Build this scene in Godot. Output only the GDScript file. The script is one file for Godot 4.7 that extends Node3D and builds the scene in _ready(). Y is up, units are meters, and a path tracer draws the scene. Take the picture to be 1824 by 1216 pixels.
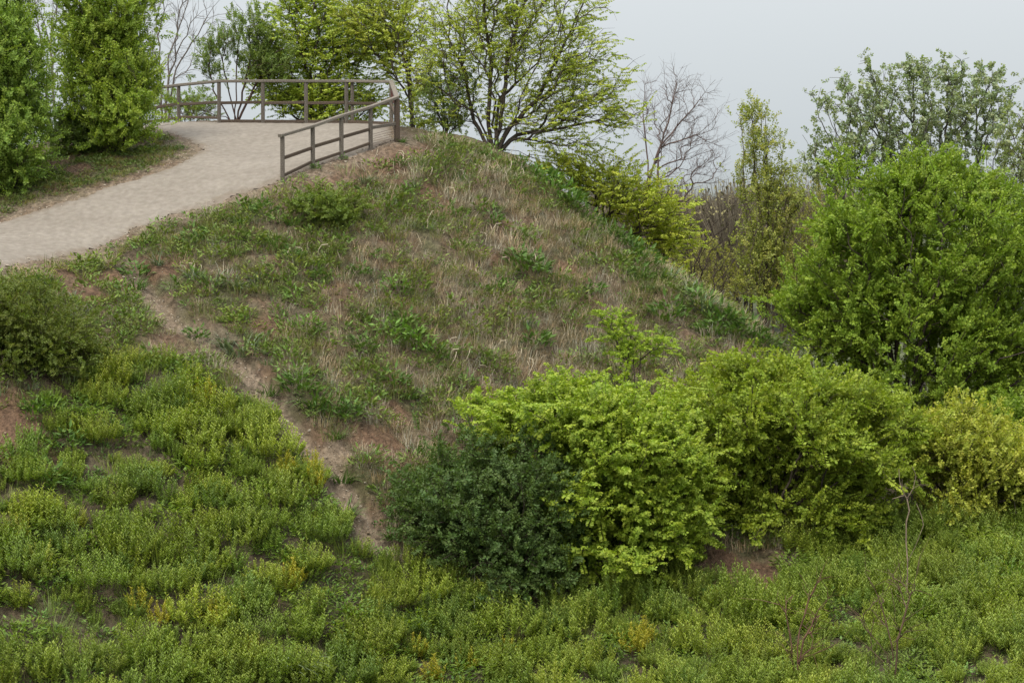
extends Node3D

# ---------------------------------------------------------------- view
const F := 4200.0          # focal length in photograph pixels (1824 x 1216)
const EYE := 10.0          # height of the lens above the plain, metres
const HORIZON := 345.0     # photograph row of the horizon
const PLAIN := -2.5
var cam_basis: Basis
var rng := RandomNumberGenerator.new()
var n_big := FastNoiseLite.new()
var n_mid := FastNoiseLite.new()
var n_fine := FastNoiseLite.new()
var taken := {}

func px(u: float, v: float, d: float) -> Vector3:
	return Vector3(0, EYE, 0) + cam_basis * Vector3((u - 912.0) / F * d, (608.0 - v) / F * d, -d)

func _ready() -> void:
	rng.seed = 7
	var pitch := -atan((608.0 - HORIZON) / F)
	cam_basis = Basis(Vector3.RIGHT, pitch)
	var cam := Camera3D.new()
	cam.name = "camera"
	cam.fov = rad_to_deg(2.0 * atan(608.0 / F))
	cam.near = 0.5
	cam.far = 4000.0
	cam.transform = Transform3D(cam_basis, Vector3(0, EYE, 0))
	add_child(cam)
	cam.current = true
	var env := Environment.new()
	env.background_mode = Environment.BG_SKY
	var sm := ProceduralSkyMaterial.new()
	sm.sky_horizon_color = Color(0.457, 0.475, 0.484)
	sm.sky_top_color = Color(0.88, 0.885, 0.895)
	sm.sky_curve = 0.6
	sm.ground_horizon_color = Color(0.30, 0.31, 0.26)
	sm.ground_bottom_color = Color(0.25, 0.26, 0.20)
	var sky := Sky.new()
	sky.sky_material = sm
	env.sky = sky
	env.background_energy_multiplier = 1.25
	env.tonemap_mode = Environment.TONE_MAPPER_LINEAR
	env.tonemap_exposure = 2.55
	env.sdfgi_enabled = true
	env.ssao_enabled = true
	env.ssil_enabled = true
	var we := WorldEnvironment.new()
	we.environment = env
	we.name = "environment"
	add_child(we)
	var sun := DirectionalLight3D.new()
	sun.name = "sun"
	sun.light_energy = 0.5
	sun.light_angular_distance = 24.0
	sun.light_color = Color(1.0, 0.97, 0.91)
	sun.shadow_enabled = true
	sun.sky_mode = DirectionalLight3D.SKY_MODE_LIGHT_ONLY
	sun.rotation_degrees = Vector3(-58, -28, 0)
	add_child(sun)

	for a in [[n_big, 0.12, 11], [n_mid, 0.55, 12], [n_fine, 2.3, 13]]:
		a[0].noise_type = FastNoiseLite.TYPE_SIMPLEX_SMOOTH
		a[0].frequency = a[1]
		a[0].seed = a[2]
		a[0].fractal_octaves = 3
	make_materials()
	solve_terrain()
	build_ground()
	build_path()
	build_fence()
	build_trees()
	build_bushes()
	build_meadow()
	build_slope()
	build_foreground()
	build_far()

# ---------------------------------------------------------------- helpers
func numbered(called: String) -> String:
	if not taken.has(called):
		taken[called] = 0
		return called
	taken[called] += 1
	return "%s_%03d" % [called, taken[called]]

func tag(o: Node3D, label: String, category: String, group := "", kind := "") -> Node3D:
	if label: o.set_meta("label", label)
	if category: o.set_meta("category", category)
	if group: o.set_meta("group", group)
	if kind: o.set_meta("kind", kind)
	return o

func thing(called: String, label: String, category: String, at: Vector3, group := "") -> Node3D:
	var o := Node3D.new()
	o.name = numbered(called)
	o.position = at
	add_child(o)
	tag(o, label, category, group)
	return o

func part(called: String, m: Mesh, mat: Material, parent: Node3D) -> MeshInstance3D:
	var o := MeshInstance3D.new()
	o.name = called
	o.mesh = m
	o.material_override = mat
	parent.add_child(o, true)
	return o

class MB:
	var v := PackedVector3Array()
	var n := PackedVector3Array()
	var c := PackedColorArray()
	func tri(a: Vector3, b: Vector3, d: Vector3, col: Color) -> void:
		var nn := (d - a).cross(b - a).normalized()
		v.append(a); v.append(b); v.append(d)
		n.append(nn); n.append(nn); n.append(nn)
		c.append(col); c.append(col); c.append(col)
	func quad(a: Vector3, b: Vector3, d: Vector3, e: Vector3, col: Color) -> void:
		tri(a, b, d, col)
		tri(a, d, e, col)
	func tube(p: Vector3, q: Vector3, r0: float, r1: float, k: int, col: Color) -> void:
		var d := (q - p).normalized()
		var s := d.cross(Vector3(0.31, 0.17, 0.93)).normalized()
		var t := d.cross(s)
		for i in k:
			var a0 := TAU * i / k
			var a1 := TAU * (i + 1) / k
			var e0 := s * cos(a0) + t * sin(a0)
			var e1 := s * cos(a1) + t * sin(a1)
			var a := p + e0 * r0
			var b := p + e1 * r0
			var cc := q + e1 * r1
			var dd := q + e0 * r1
			v.append(a); v.append(cc); v.append(b); v.append(a); v.append(dd); v.append(cc)
			n.append(e0); n.append(e1); n.append(e1); n.append(e0); n.append(e0); n.append(e1)
			for z in 6: c.append(col)
	# a pointed oval leaf folded along its midrib
	func leaf(p: Vector3, along: Vector3, up: Vector3, ln: float, w: float, fold: float, col: Color) -> void:
		var d := along.normalized()
		var s := d.cross(up).normalized()
		var u := s.cross(d)
		var m := p + d * ln * 0.45 - u * fold * w
		var l := p + d * ln * 0.42 - s * w * 0.5
		var r := p + d * ln * 0.42 + s * w * 0.5
		var t := p + d * ln - u * ln * 0.12
		tri(p, l, m, col); tri(l, t, m, col); tri(p, m, r, col); tri(m, t, r, col)
	# a bent grass blade of k pieces
	func blade(p: Vector3, dir: Vector3, ln: float, w: float, bend: float, k: int, col: Color) -> void:
		var side := dir.cross(Vector3.UP)
		side = Vector3.RIGHT if side.length() < 0.01 else side.normalized()
		var out := Vector3(dir.x, 0, dir.z)
		out = Vector3(0, 0, 1) if out.length() < 0.01 else out.normalized()
		var q := p
		var d := dir.normalized()
		for i in k:
			var w0 := w * (1.0 - float(i) / k) if i > 0 else w * 0.7
			var w1 := w * (1.0 - float(i + 1) / k)
			var e := q + d * ln / k
			if i == k - 1:
				tri(q - side * w0 * 0.5, q + side * w0 * 0.5, e, col)
			else:
				quad(q - side * w0 * 0.5, q + side * w0 * 0.5, e + side * w1 * 0.5, e - side * w1 * 0.5, col)
			q = e
			d = (d + out * bend - Vector3.UP * bend * 0.8).normalized()
	func mesh() -> ArrayMesh:
		var a := []
		a.resize(Mesh.ARRAY_MAX)
		a[Mesh.ARRAY_VERTEX] = v
		a[Mesh.ARRAY_NORMAL] = n
		a[Mesh.ARRAY_COLOR] = c
		var m := ArrayMesh.new()
		if v.size(): m.add_surface_from_arrays(Mesh.PRIMITIVE_TRIANGLES, a)
		return m

func vary(c: Color, k: float, hue := 0.0) -> Color:
	var f := 1.0 + rng.randf_range(-k, k)
	var h := rng.randf_range(-hue, hue)
	return Color(maxf(0.0, c.r * f * (1.0 + h)), maxf(0.0, c.g * f), maxf(0.0, c.b * f * (1.0 - h)))

func around(k := 1.0) -> Vector3:
	return Vector3(rng.randfn(), rng.randfn(), rng.randfn()) * k

# ---------------------------------------------------------------- materials
var M := {}
func vc_mat(called: String, rough: float, back := Color(0, 0, 0), spec := 0.35) -> StandardMaterial3D:
	var m := StandardMaterial3D.new()
	m.resource_name = called
	m.vertex_color_use_as_albedo = true
	m.roughness = rough
	m.metallic_specular = spec
	m.cull_mode = BaseMaterial3D.CULL_DISABLED
	if back != Color(0, 0, 0):
		m.backlight_enabled = true
		m.backlight = back
	M[called] = m
	return m

func noise_tex(freq: float, sd: int, a: Color, b: Color, size := 512, oct := 5) -> NoiseTexture2D:
	var f := FastNoiseLite.new()
	f.noise_type = FastNoiseLite.TYPE_SIMPLEX_SMOOTH
	f.frequency = freq
	f.seed = sd
	f.fractal_octaves = oct
	f.fractal_gain = 0.6
	var t := NoiseTexture2D.new()
	t.width = size
	t.height = size
	t.seamless = true
	t.noise = f
	var g := Gradient.new()
	g.set_color(0, a)
	g.set_color(1, b)
	g.set_offset(0, 0.2)
	g.set_offset(1, 0.8)
	t.color_ramp = g
	return t

func make_materials() -> void:
	vc_mat("leaf", 0.5, Color(0.86, 0.9, 0.5))
	vc_mat("grass", 0.65, Color(0.7, 0.72, 0.45))
	vc_mat("straw", 0.8, Color(0.5, 0.46, 0.38))
	var bark := vc_mat("bark", 0.9)
	bark.albedo_texture = noise_tex(0.02, 3, Color(0.72, 0.72, 0.72), Color(1, 1, 1), 256)
	bark.uv1_triplanar = true
	bark.uv1_scale = Vector3(3, 0.7, 3)
	var soil := vc_mat("soil", 0.95)
	soil.albedo_texture = noise_tex(0.012, 5, Color(0.58, 0.57, 0.56), Color(1, 1, 1), 1024, 6)
	soil.uv1_triplanar = true
	soil.uv1_world_triplanar = true
	soil.uv1_scale = Vector3(0.45, 0.45, 0.45)
	soil.heightmap_enabled = true
	soil.heightmap_texture = noise_tex(0.02, 6, Color(0, 0, 0), Color(1, 1, 1), 1024, 6)
	soil.heightmap_scale = 5.0
	var grav := vc_mat("gravel", 0.95)
	grav.albedo_texture = noise_tex(0.011, 8, Color(0.86, 0.855, 0.85), Color(1, 1, 1), 1024, 6)
	grav.uv1_triplanar = true
	grav.uv1_world_triplanar = true
	grav.uv1_scale = Vector3(0.35, 0.35, 0.35)
	grav.heightmap_enabled = true
	grav.heightmap_texture = noise_tex(0.05, 9, Color(0, 0, 0), Color(1, 1, 1), 1024, 5)
	grav.heightmap_scale = 0.5
	var wood := vc_mat("wood", 0.85)
	wood.albedo_texture = noise_tex(0.02, 15, Color(0.68, 0.66, 0.64), Color(1, 1, 1), 512, 5)
	wood.uv1_triplanar = true
	wood.uv1_scale = Vector3(3, 3, 3)
	wood.heightmap_enabled = true
	wood.heightmap_texture = noise_tex(0.04, 16, Color(0, 0, 0), Color(1, 1, 1), 512, 4)
	wood.heightmap_scale = 0.6
	var plain := vc_mat("field", 0.95)
	plain.albedo_texture = noise_tex(0.01, 21, Color(0.6, 0.6, 0.55), Color(1, 1, 1), 512, 5)
	plain.uv1_triplanar = true
	plain.uv1_world_triplanar = true
	plain.uv1_scale = Vector3(0.02, 0.02, 0.02)

# ---------------------------------------------------------------- terrain
# photograph points on the ground: column, row, depth along the view
const SEEN := [
	[-150, 520, 51.5], [-150, 430, 57.0], [-150, 380, 60.0], [0, 475, 54.0], [0, 430, 56.5], [0, 392, 59.0], [20, 345, 60.5],
	[200, 440, 57.0], [150, 345, 60.2], [300, 390, 58.5], [250, 312, 61.5], [420, 355, 59.4], [205, 275, 63.5], [350, 262, 63.8],
	[503, 320, 60.0], [560, 298, 60.9], [610, 281, 61.6], [660, 267, 62.3], [708, 248, 63.2],
	[390, 221, 68.0], [545, 221, 68.0], [697, 223, 67.5], [276, 221, 68.5], [500, 270, 63.7], [0, 300, 64.0],
	[0, 600, 51.0], [0, 800, 48.0], [0, 1000, 45.5], [0, 1216, 43.0], [-200, 800, 47.0], [-200, 1216, 42.0],
	[250, 520, 55.0], [250, 700, 51.0], [250, 900, 48.0], [250, 1216, 44.0],
	[500, 420, 57.6], [500, 600, 54.0], [500, 800, 50.3], [500, 1000, 47.5], [500, 1216, 45.0],
	[700, 330, 61.0], [700, 450, 58.0], [700, 600, 55.0], [700, 800, 51.5], [700, 1000, 48.8], [700, 1216, 46.0],
	[800, 265, 64.0], [900, 350, 62.5], [900, 500, 59.0], [900, 700, 55.0], [900, 900, 51.5], [900, 1080, 48.7], [900, 1216, 46.5],
	[1100, 460, 62.5], [1100, 600, 59.0], [1100, 800, 54.5], [1100, 1000, 50.5], [1100, 1216, 46.5],
	[1300, 560, 61.5], [1300, 700, 58.0], [1300, 900, 53.0], [1300, 1050, 49.7], [1300, 1216, 46.3],
	[1450, 670, 60.0], [1550, 900, 54.0], [1600, 1050, 49.7], [1600, 1216, 46.0],
	[1824, 980, 51.0], [1824, 1216, 45.5], [1824, 850, 55.0], [2000, 1216, 45.0], [2000, 980, 51.0],
	[780, 247, 65.3], [880, 262, 66.3], [960, 305, 66.0], [1040, 372, 65.5], [1130, 442, 65.0]]
# ground out of sight behind the crest: column, depth, height relative to the lens
const UNSEEN := [
	[550, 72, 1.9], [550, 80, -1.0], [276, 73, 1.7], [0, 68, 1.2], [0, 76, 0.0], [880, 70, 0.6], [880, 76, -2.5], [1040, 70, -2.0],
	[1130, 70, -3.2], [1130, 78, -6.0], [1300, 67, -4.6], [1300, 75, -8.0], [1450, 66, -6.0], [1600, 62, -6.6], [1824, 62, -7.0],
	[1824, 72, -9.0], [1600, 72, -9.0], [2100, 72, -9.5], [-300, 66, 0.5], [-300, 80, -1.5],
	[-300, 98, -11.0], [0, 98, -11.0], [300, 98, -11.0], [600, 98, -11.0], [900, 96, -11.0], [1200, 94, -11.0], [1500, 92, -11.5], [1824, 92, -11.5], [2100, 92, -11.5]]
var tp_x := PackedFloat64Array()
var tp_z := PackedFloat64Array()
var tp_w := PackedFloat64Array()
const GX0 := -28.0
const GZ0 := -102.0
const GS := 0.5
const GNX := 113
const GNZ := 137
var grid := PackedFloat32Array()

func tps_u(r2: float) -> float:
	return 0.0 if r2 < 1e-9 else r2 * log(r2)

func solve_terrain() -> void:
	var ys := PackedFloat64Array()
	for p in SEEN:
		var q := px(p[0], p[1], p[2])
		tp_x.append(q.x / 20.0); tp_z.append((q.z + 60.0) / 20.0); ys.append(q.y)
	for p in UNSEEN:
		tp_x.append((p[0] - 912.0) / F * p[1] / 20.0); tp_z.append((-p[1] + 60.0) / 20.0); ys.append(EYE + p[2])
	var n := ys.size()
	var s := n + 3
	var A := []
	for i in s:
		var row := PackedFloat64Array()
		row.resize(s + 1)
		for j in s:
			if i < n and j < n:
				var dx := tp_x[i] - tp_x[j]
				var dz := tp_z[i] - tp_z[j]
				row[j] = tps_u(dx * dx + dz * dz) + (0.004 if i == j else 0.0)
			elif i < n:
				row[j] = [1.0, tp_x[i], tp_z[i]][j - n]
			elif j < n:
				row[j] = [1.0, tp_x[j], tp_z[j]][i - n]
		row[s] = ys[i] if i < n else 0.0
		A.append(row)
	for i in s:
		var best := i
		for r in range(i + 1, s):
			if absf(A[r][i]) > absf(A[best][i]): best = r
		var t = A[i]; A[i] = A[best]; A[best] = t
		var pr: PackedFloat64Array = A[i]
		for r in range(i + 1, s):
			var rr: PackedFloat64Array = A[r]
			var k := rr[i] / pr[i]
			if k != 0.0:
				for c in range(i, s + 1): rr[c] -= k * pr[c]
				A[r] = rr
	tp_w.resize(s)
	for i in range(s - 1, -1, -1):
		var v: float = A[i][s]
		for c in range(i + 1, s): v -= A[i][c] * tp_w[c]
		tp_w[i] = v / A[i][i]
	grid.resize(GNX * GNZ)
	for j in GNZ:
		for i in GNX:
			var x := (GX0 + i * GS) / 20.0
			var z := (GZ0 + j * GS + 60.0) / 20.0
			var y := tp_w[n] + tp_w[n + 1] * x + tp_w[n + 2] * z
			for k in n:
				var r2 := (x - tp_x[k]) * (x - tp_x[k]) + (z - tp_z[k]) * (z - tp_z[k])
				if r2 > 1e-9: y += tp_w[k] * r2 * log(r2)
			grid[j * GNX + i] = y

func gv(i: int, j: int) -> float:
	return grid[clampi(j, 0, GNZ - 1) * GNX + clampi(i, 0, GNX - 1)]

func base_h(x: float, z: float) -> float:
	var fx := (x - GX0) / GS
	var fz := (z - GZ0) / GS
	var i := floori(fx)
	var j := floori(fz)
	var tx := fx - i
	var tz := fz - j
	return lerpf(lerpf(gv(i, j), gv(i + 1, j), tx), lerpf(gv(i, j + 1), gv(i + 1, j + 1), tx), tz)

var path_poly := PackedVector2Array()
var path_box := Rect2()
var gully := PackedVector2Array()

func to_path(p: Vector2) -> float:
	# signed metres to the edge of the path, positive outside
	if path_poly.is_empty() or not path_box.has_point(p): return 9.0
	var best := 1e9
	for i in path_poly.size():
		var q := Geometry2D.get_closest_point_to_segment(p, path_poly[i], path_poly[(i + 1) % path_poly.size()])
		best = minf(best, q.distance_squared_to(p))
	best = sqrt(best)
	return -best if Geometry2D.is_point_in_polygon(p, path_poly) else best

func path_edge(p: Vector2) -> float:
	var e := to_path(p)
	if absf(e) > 1.4: return e
	return e + n_fine.get_noise_2d(p.x * 1.4, p.y * 1.4) * 0.16 + n_mid.get_noise_2d(p.x, p.y) * 0.14

func to_gully(p: Vector2) -> float:
	var best := 1e9
	for i in gully.size() - 1:
		best = minf(best, Geometry2D.get_closest_point_to_segment(p, gully[i], gully[i + 1]).distance_squared_to(p))
	return sqrt(best)

func ground_h(x: float, z: float) -> float:
	var p := Vector2(x, z)
	var e := path_edge(p)
	var rough := clampf(e / 1.2, 0.0, 1.0)
	var h := base_h(x, z) + rough * (n_mid.get_noise_2d(x, z) * 0.16 + n_fine.get_noise_2d(x, z) * 0.045)
	if e < 0.0: h -= 0.07 * clampf(-e / 0.3, 0.0, 1.0)
	var g := to_gully(p) if gully.size() else 9.0
	if g < 0.45: h -= 0.25 * clampf((0.45 - g) / 0.2, 0.0, 1.0)
	return maxf(h, PLAIN + 0.05)

func hit(u: float, v: float) -> Vector3:
	# where the sight line of a photograph point meets the smooth ground
	var last := 40.0
	var d := 40.0
	while d < 100.0:
		var p := px(u, v, d)
		if p.y <= base_h(p.x, p.z):
			var a := last
			var b := d
			for i in 12:
				var m := (a + b) / 2.0
				var q := px(u, v, m)
				if q.y <= base_h(q.x, q.z): b = m
				else: a = m
			return px(u, v, b)
		last = d
		d += 0.25
	return px(u, v, 66.0)

func outline(pts: Array) -> PackedVector2Array:
	var out := PackedVector2Array()
	for p in pts:
		var q := hit(p[0], p[1])
		out.append(Vector2(q.x, q.z))
	return out

func grounded(u: float, v: float) -> Vector3:
	var p := hit(u, v)
	return Vector3(p.x, ground_h(p.x, p.z), p.z)

func at_depth(u: float, v: float, d: float) -> Vector3:
	var p := px(u, v, d)
	return Vector3(p.x, ground_h(p.x, p.z), p.z)

# patches of bare earth: column, row, radius in metres, stretch, colour (linear)
const RED := Color(0.175, 0.108, 0.068)
const LITTER := Color(0.172, 0.145, 0.098)
const PALE := Color(0.265, 0.208, 0.152)
const HUMUS := Color(0.100, 0.082, 0.052)
const EARTH := [
	[560, 318, 0.8, RED], [620, 298, 0.8, RED], [690, 282, 0.9, RED], [740, 262, 0.8, RED], [770, 350, 0.6, RED], [700, 320, 0.4, RED], [880, 460, 0.5, RED],
	[900, 400, 0.4, RED], [1010, 480, 0.5, RED], [280, 475, 0.7, RED], [150, 520, 0.8, RED], [200, 500, 0.7, RED], [90, 480, 0.8, RED], [115, 285, 0.7, RED], [135, 303, 0.6, RED], [480, 580, 0.5, RED],
	[685, 795, 0.75, RED], [645, 775, 0.5, RED], [700, 730, 0.5, RED], [20, 740, 0.9, RED], [30, 790, 0.8, RED], [1330, 1030, 1.0, RED], [1290, 1010, 0.8, RED], [645, 930, 0.35, PALE], [662, 950, 0.3, PALE], [600, 800, 0.35, PALE],
	[30, 470, 0.6, PALE], [130, 460, 0.5, PALE], [560, 310, 0.4, PALE], [640, 285, 0.4, PALE], [720, 250, 0.5, LITTER]]
var earth := []

func build_ground() -> void:
	path_poly = outline([[-260, 560], [-120, 510], [0, 478], [60, 464], [150, 450], [205, 430], [255, 404], [310, 384], [420, 352], [480, 332], [508, 320], [560, 299], [610, 282], [662, 267], [706, 249], [704, 240], [698, 226]])
	# the far edge runs under the back railing, then along the grass verge
	for q in [[700, 67.9], [620, 68.5], [545, 68.6], [468, 68.7], [390, 68.8], [318, 69.4], [200, 70.6], [60, 71.5], [60, 68.5], [200, 67.6], [270, 67.2]]:
		var p := px(q[0], 221, q[1])
		path_poly.append(Vector2(p.x, p.z))
	path_poly.append_array(outline([[330, 247], [352, 262], [335, 280], [300, 296], [250, 313], [150, 347], [60, 375], [0, 393], [-150, 430], [-300, 470]]))
	path_box = Rect2(path_poly[0], Vector2.ZERO)
	for p in path_poly: path_box = path_box.expand(p)
	path_box = path_box.grow(1.5)
	gully = outline([[232, 468], [268, 520], [300, 560], [345, 580], [385, 612], [440, 655], [490, 705], [515, 745], [560, 800], [610, 860], [640, 905], [665, 955]])
	meadow = outline([[-200, 760], [40, 840], [60, 720], [130, 680], [170, 630], [300, 640], [400, 690], [480, 715], [520, 780], [545, 830], [600, 900], [625, 955], [690, 975], [780, 990], [860, 1050], [960, 1000], [1150, 960], [1240, 1000], [1290, 1060], [1380, 1070], [1420, 960], [1550, 940], [1680, 940], [1824, 900], [2050, 890]])
	for u in range(2050, -251, -150):
		var q := px(u, 1330, 43.0)
		meadow.append(Vector2(q.x, q.z))
	for e in EARTH:
		var q := hit(e[0], e[1])
		earth.append([Vector2(q.x, q.z), e[2], e[3]])
	var s := 0.14
	var x0 := -24.0
	var z0 := -98.0
	var nx := int(48.0 / s)
	var nz := int(61.0 / s)
	# fine rows where the hill is seen, coarse ones behind the crest
	var zs := PackedFloat32Array()
	var z := -37.0
	while z > z0:
		zs.append(z)
		z -= s if z > -70.0 else 0.6
	var v := PackedVector3Array()
	var c := PackedColorArray()
	for j in zs.size():
		for i in nx + 1:
			var x := x0 + i * s
			v.append(Vector3(x, ground_h(x, zs[j]), zs[j]))
			c.append(soil_colour(x, zs[j]))
	var w := nx + 1
	var nn := PackedVector3Array()
	nn.resize(v.size())
	for j in zs.size():
		for i in w:
			var a := v[j * w + maxi(i - 1, 0)]
			var b := v[j * w + mini(i + 1, nx)]
			var d := v[maxi(j - 1, 0) * w + i]
			var e := v[mini(j + 1, zs.size() - 1) * w + i]
			nn[j * w + i] = (b - a).cross(e - d).normalized()
	var idx := PackedInt32Array()
	for j in zs.size() - 1:
		for i in nx:
			var a := j * w + i
			idx.append_array(PackedInt32Array([a, a + w, a + 1, a + 1, a + w, a + w + 1]))
	var arr := []
	arr.resize(Mesh.ARRAY_MAX)
	arr[Mesh.ARRAY_VERTEX] = v
	arr[Mesh.ARRAY_NORMAL] = nn
	arr[Mesh.ARRAY_COLOR] = c
	arr[Mesh.ARRAY_INDEX] = idx
	var m := ArrayMesh.new()
	m.add_surface_from_arrays(Mesh.PRIMITIVE_TRIANGLES, arr)
	tag(part("hillside", m, M.soil, self), "earth hillside of red brown soil falling away below the path", "hill", "", "structure")
	var b := MB.new()
	var col := Color(0.09, 0.105, 0.045)
	b.quad(Vector3(-2500, PLAIN, 400), Vector3(-2500, PLAIN, -2500), Vector3(2500, PLAIN, -2500), Vector3(2500, PLAIN, 400), col)
	tag(part("plain", b.mesh(), M.field, self), "flat green plain stretching away far behind the hill", "ground", "", "structure")

func soil_colour(x: float, z: float) -> Color:
	var p := Vector2(x, z)
	var k := n_mid.get_noise_2d(x * 1.3 + 40.0, z * 1.3) * 0.5 + n_fine.get_noise_2d(x, z + 9.0) * 0.5
	var c := RED.lerp(LITTER, clampf(0.62 + k * 1.3, 0.0, 1.0))
	var g := n_mid.get_noise_2d(x - 70.0, z * 1.2 + 30.0)
	c = c.lerp(Color(0.085, 0.095, 0.035), clampf(0.15 + g * 1.6, 0.0, 0.65))
	if Geometry2D.is_point_in_polygon(p + Vector2(k, k) * 0.5, meadow): c = c.lerp(HUMUS, 0.75)
	for e in earth:
		var q: float = p.distance_to(e[0]) / e[1] + k * 0.5
		if q < 1.0: c = c.lerp(e[2], clampf((1.0 - q) * 3.0, 0.0, 0.9))
	var gl := to_gully(p) + k * 0.12
	if gl < 0.3: c = c.lerp(PALE, clampf((0.3 - gl) * 9.0, 0.0, 0.95))
	var e2 := to_path(p)
	if e2 < 0.9: c = c.lerp(PALE, clampf(0.75 - e2 * 0.8 + k * 0.8, 0.0, 0.9))
	return c

func build_path() -> void:
	var s := 0.07
	var b0 := path_box.position
	var nx := int(path_box.size.x / s)
	var nz := int(path_box.size.y / s)
	var st := SurfaceTool.new()
	st.begin(Mesh.PRIMITIVE_TRIANGLES)
	var ids := {}
	var count := 0
	var inside := {}
	for j in nz + 1:
		for i in nx + 1:
			var p := b0 + Vector2(i, j) * s
			if p.x < -17.0 or p.x > 0.0: continue
			var e := path_edge(p)
			if e < 0.0: inside[j * (nx + 2) + i] = e
	for key in inside:
		var i: int = key % (nx + 2)
		var j: int = key / (nx + 2)
		if not (inside.has(key + 1) and inside.has(key + nx + 2) and inside.has(key + nx + 3)): continue
		var q := []
		for o in [[0, 0], [1, 0], [1, 1], [0, 1]]:
			var k: int = (j + o[1]) * (nx + 2) + i + o[0]
			if not ids.has(k):
				var p := b0 + Vector2(i + o[0], j + o[1]) * s
				var e: float = inside[k]
				var y := base_h(p.x, p.y) - 0.03 + 0.045 * clampf(-e / 0.25, 0.0, 1.0) + n_fine.get_noise_2d(p.x * 0.7, p.y * 0.7) * 0.012
				var t := n_mid.get_noise_2d(p.x * 0.6 + 11.0, p.y * 1.4) * 0.5 + n_fine.get_noise_2d(p.x * 1.5, p.y * 2.5) * 0.35
				var c := Color(0.232, 0.208, 0.178).lerp(Color(0.186, 0.164, 0.138), clampf(0.45 + t, 0.0, 1.0))
				c = c.lerp(Color(0.160, 0.128, 0.096), clampf(0.8 + e * 2.4 + t * 0.8, 0.0, 0.8))
				st.set_color(c)
				st.set_smooth_group(0)
				st.add_vertex(Vector3(p.x, y, p.y))
				ids[k] = count
				count += 1
			q.append(ids[k])
		for n in [0, 1, 2, 0, 2, 3]: st.add_index(q[n])
	st.generate_normals()
	tag(part("path", st.commit(), M.gravel, self), "pale gravel footpath climbing to the fenced viewpoint", "path", "", "structure")

# ---------------------------------------------------------------- railing
func bar(p: Vector3, q: Vector3, w: float, h: float, up: Vector3, col: Color) -> ArrayMesh:
	# a chamfered board from p to q, given about its middle p
	var mb := MB.new()
	var d := (q - p).normalized()
	var s := d.cross(up).normalized()
	var t := s.cross(d)
	var ch := minf(w, h) * 0.16
	var ring := []
	for a in [[-1, -1, 1, 0], [-1, -1, 0, 1], [-1, 1, 0, -1], [-1, 1, 1, 0], [1, 1, -1, 0], [1, 1, 0, -1], [1, -1, 0, 1], [1, -1, -1, 0]]:
		ring.append(s * (a[0] * w * 0.5 + a[2] * ch) + t * (a[1] * h * 0.5 + a[3] * ch))
	var o := (p + q) * 0.5
	for i in 8:
		var j := (i + 1) % 8
		mb.quad(p - o + ring[i], p - o + ring[j], q - o + ring[j], q - o + ring[i], vary(col, 0.06))
		mb.tri(p - o, p - o + ring[j], p - o + ring[i], col)
		mb.tri(q - o, q - o + ring[i], q - o + ring[j], col)
	return mb.mesh()

func board(called: String, p: Vector3, q: Vector3, w: float, h: float, up: Vector3, col: Color, parent: Node3D) -> void:
	var o := part(called, bar(p, q, w, h, up, col), M.wood, parent)
	o.position = (p + q) * 0.5 - parent.position

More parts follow.
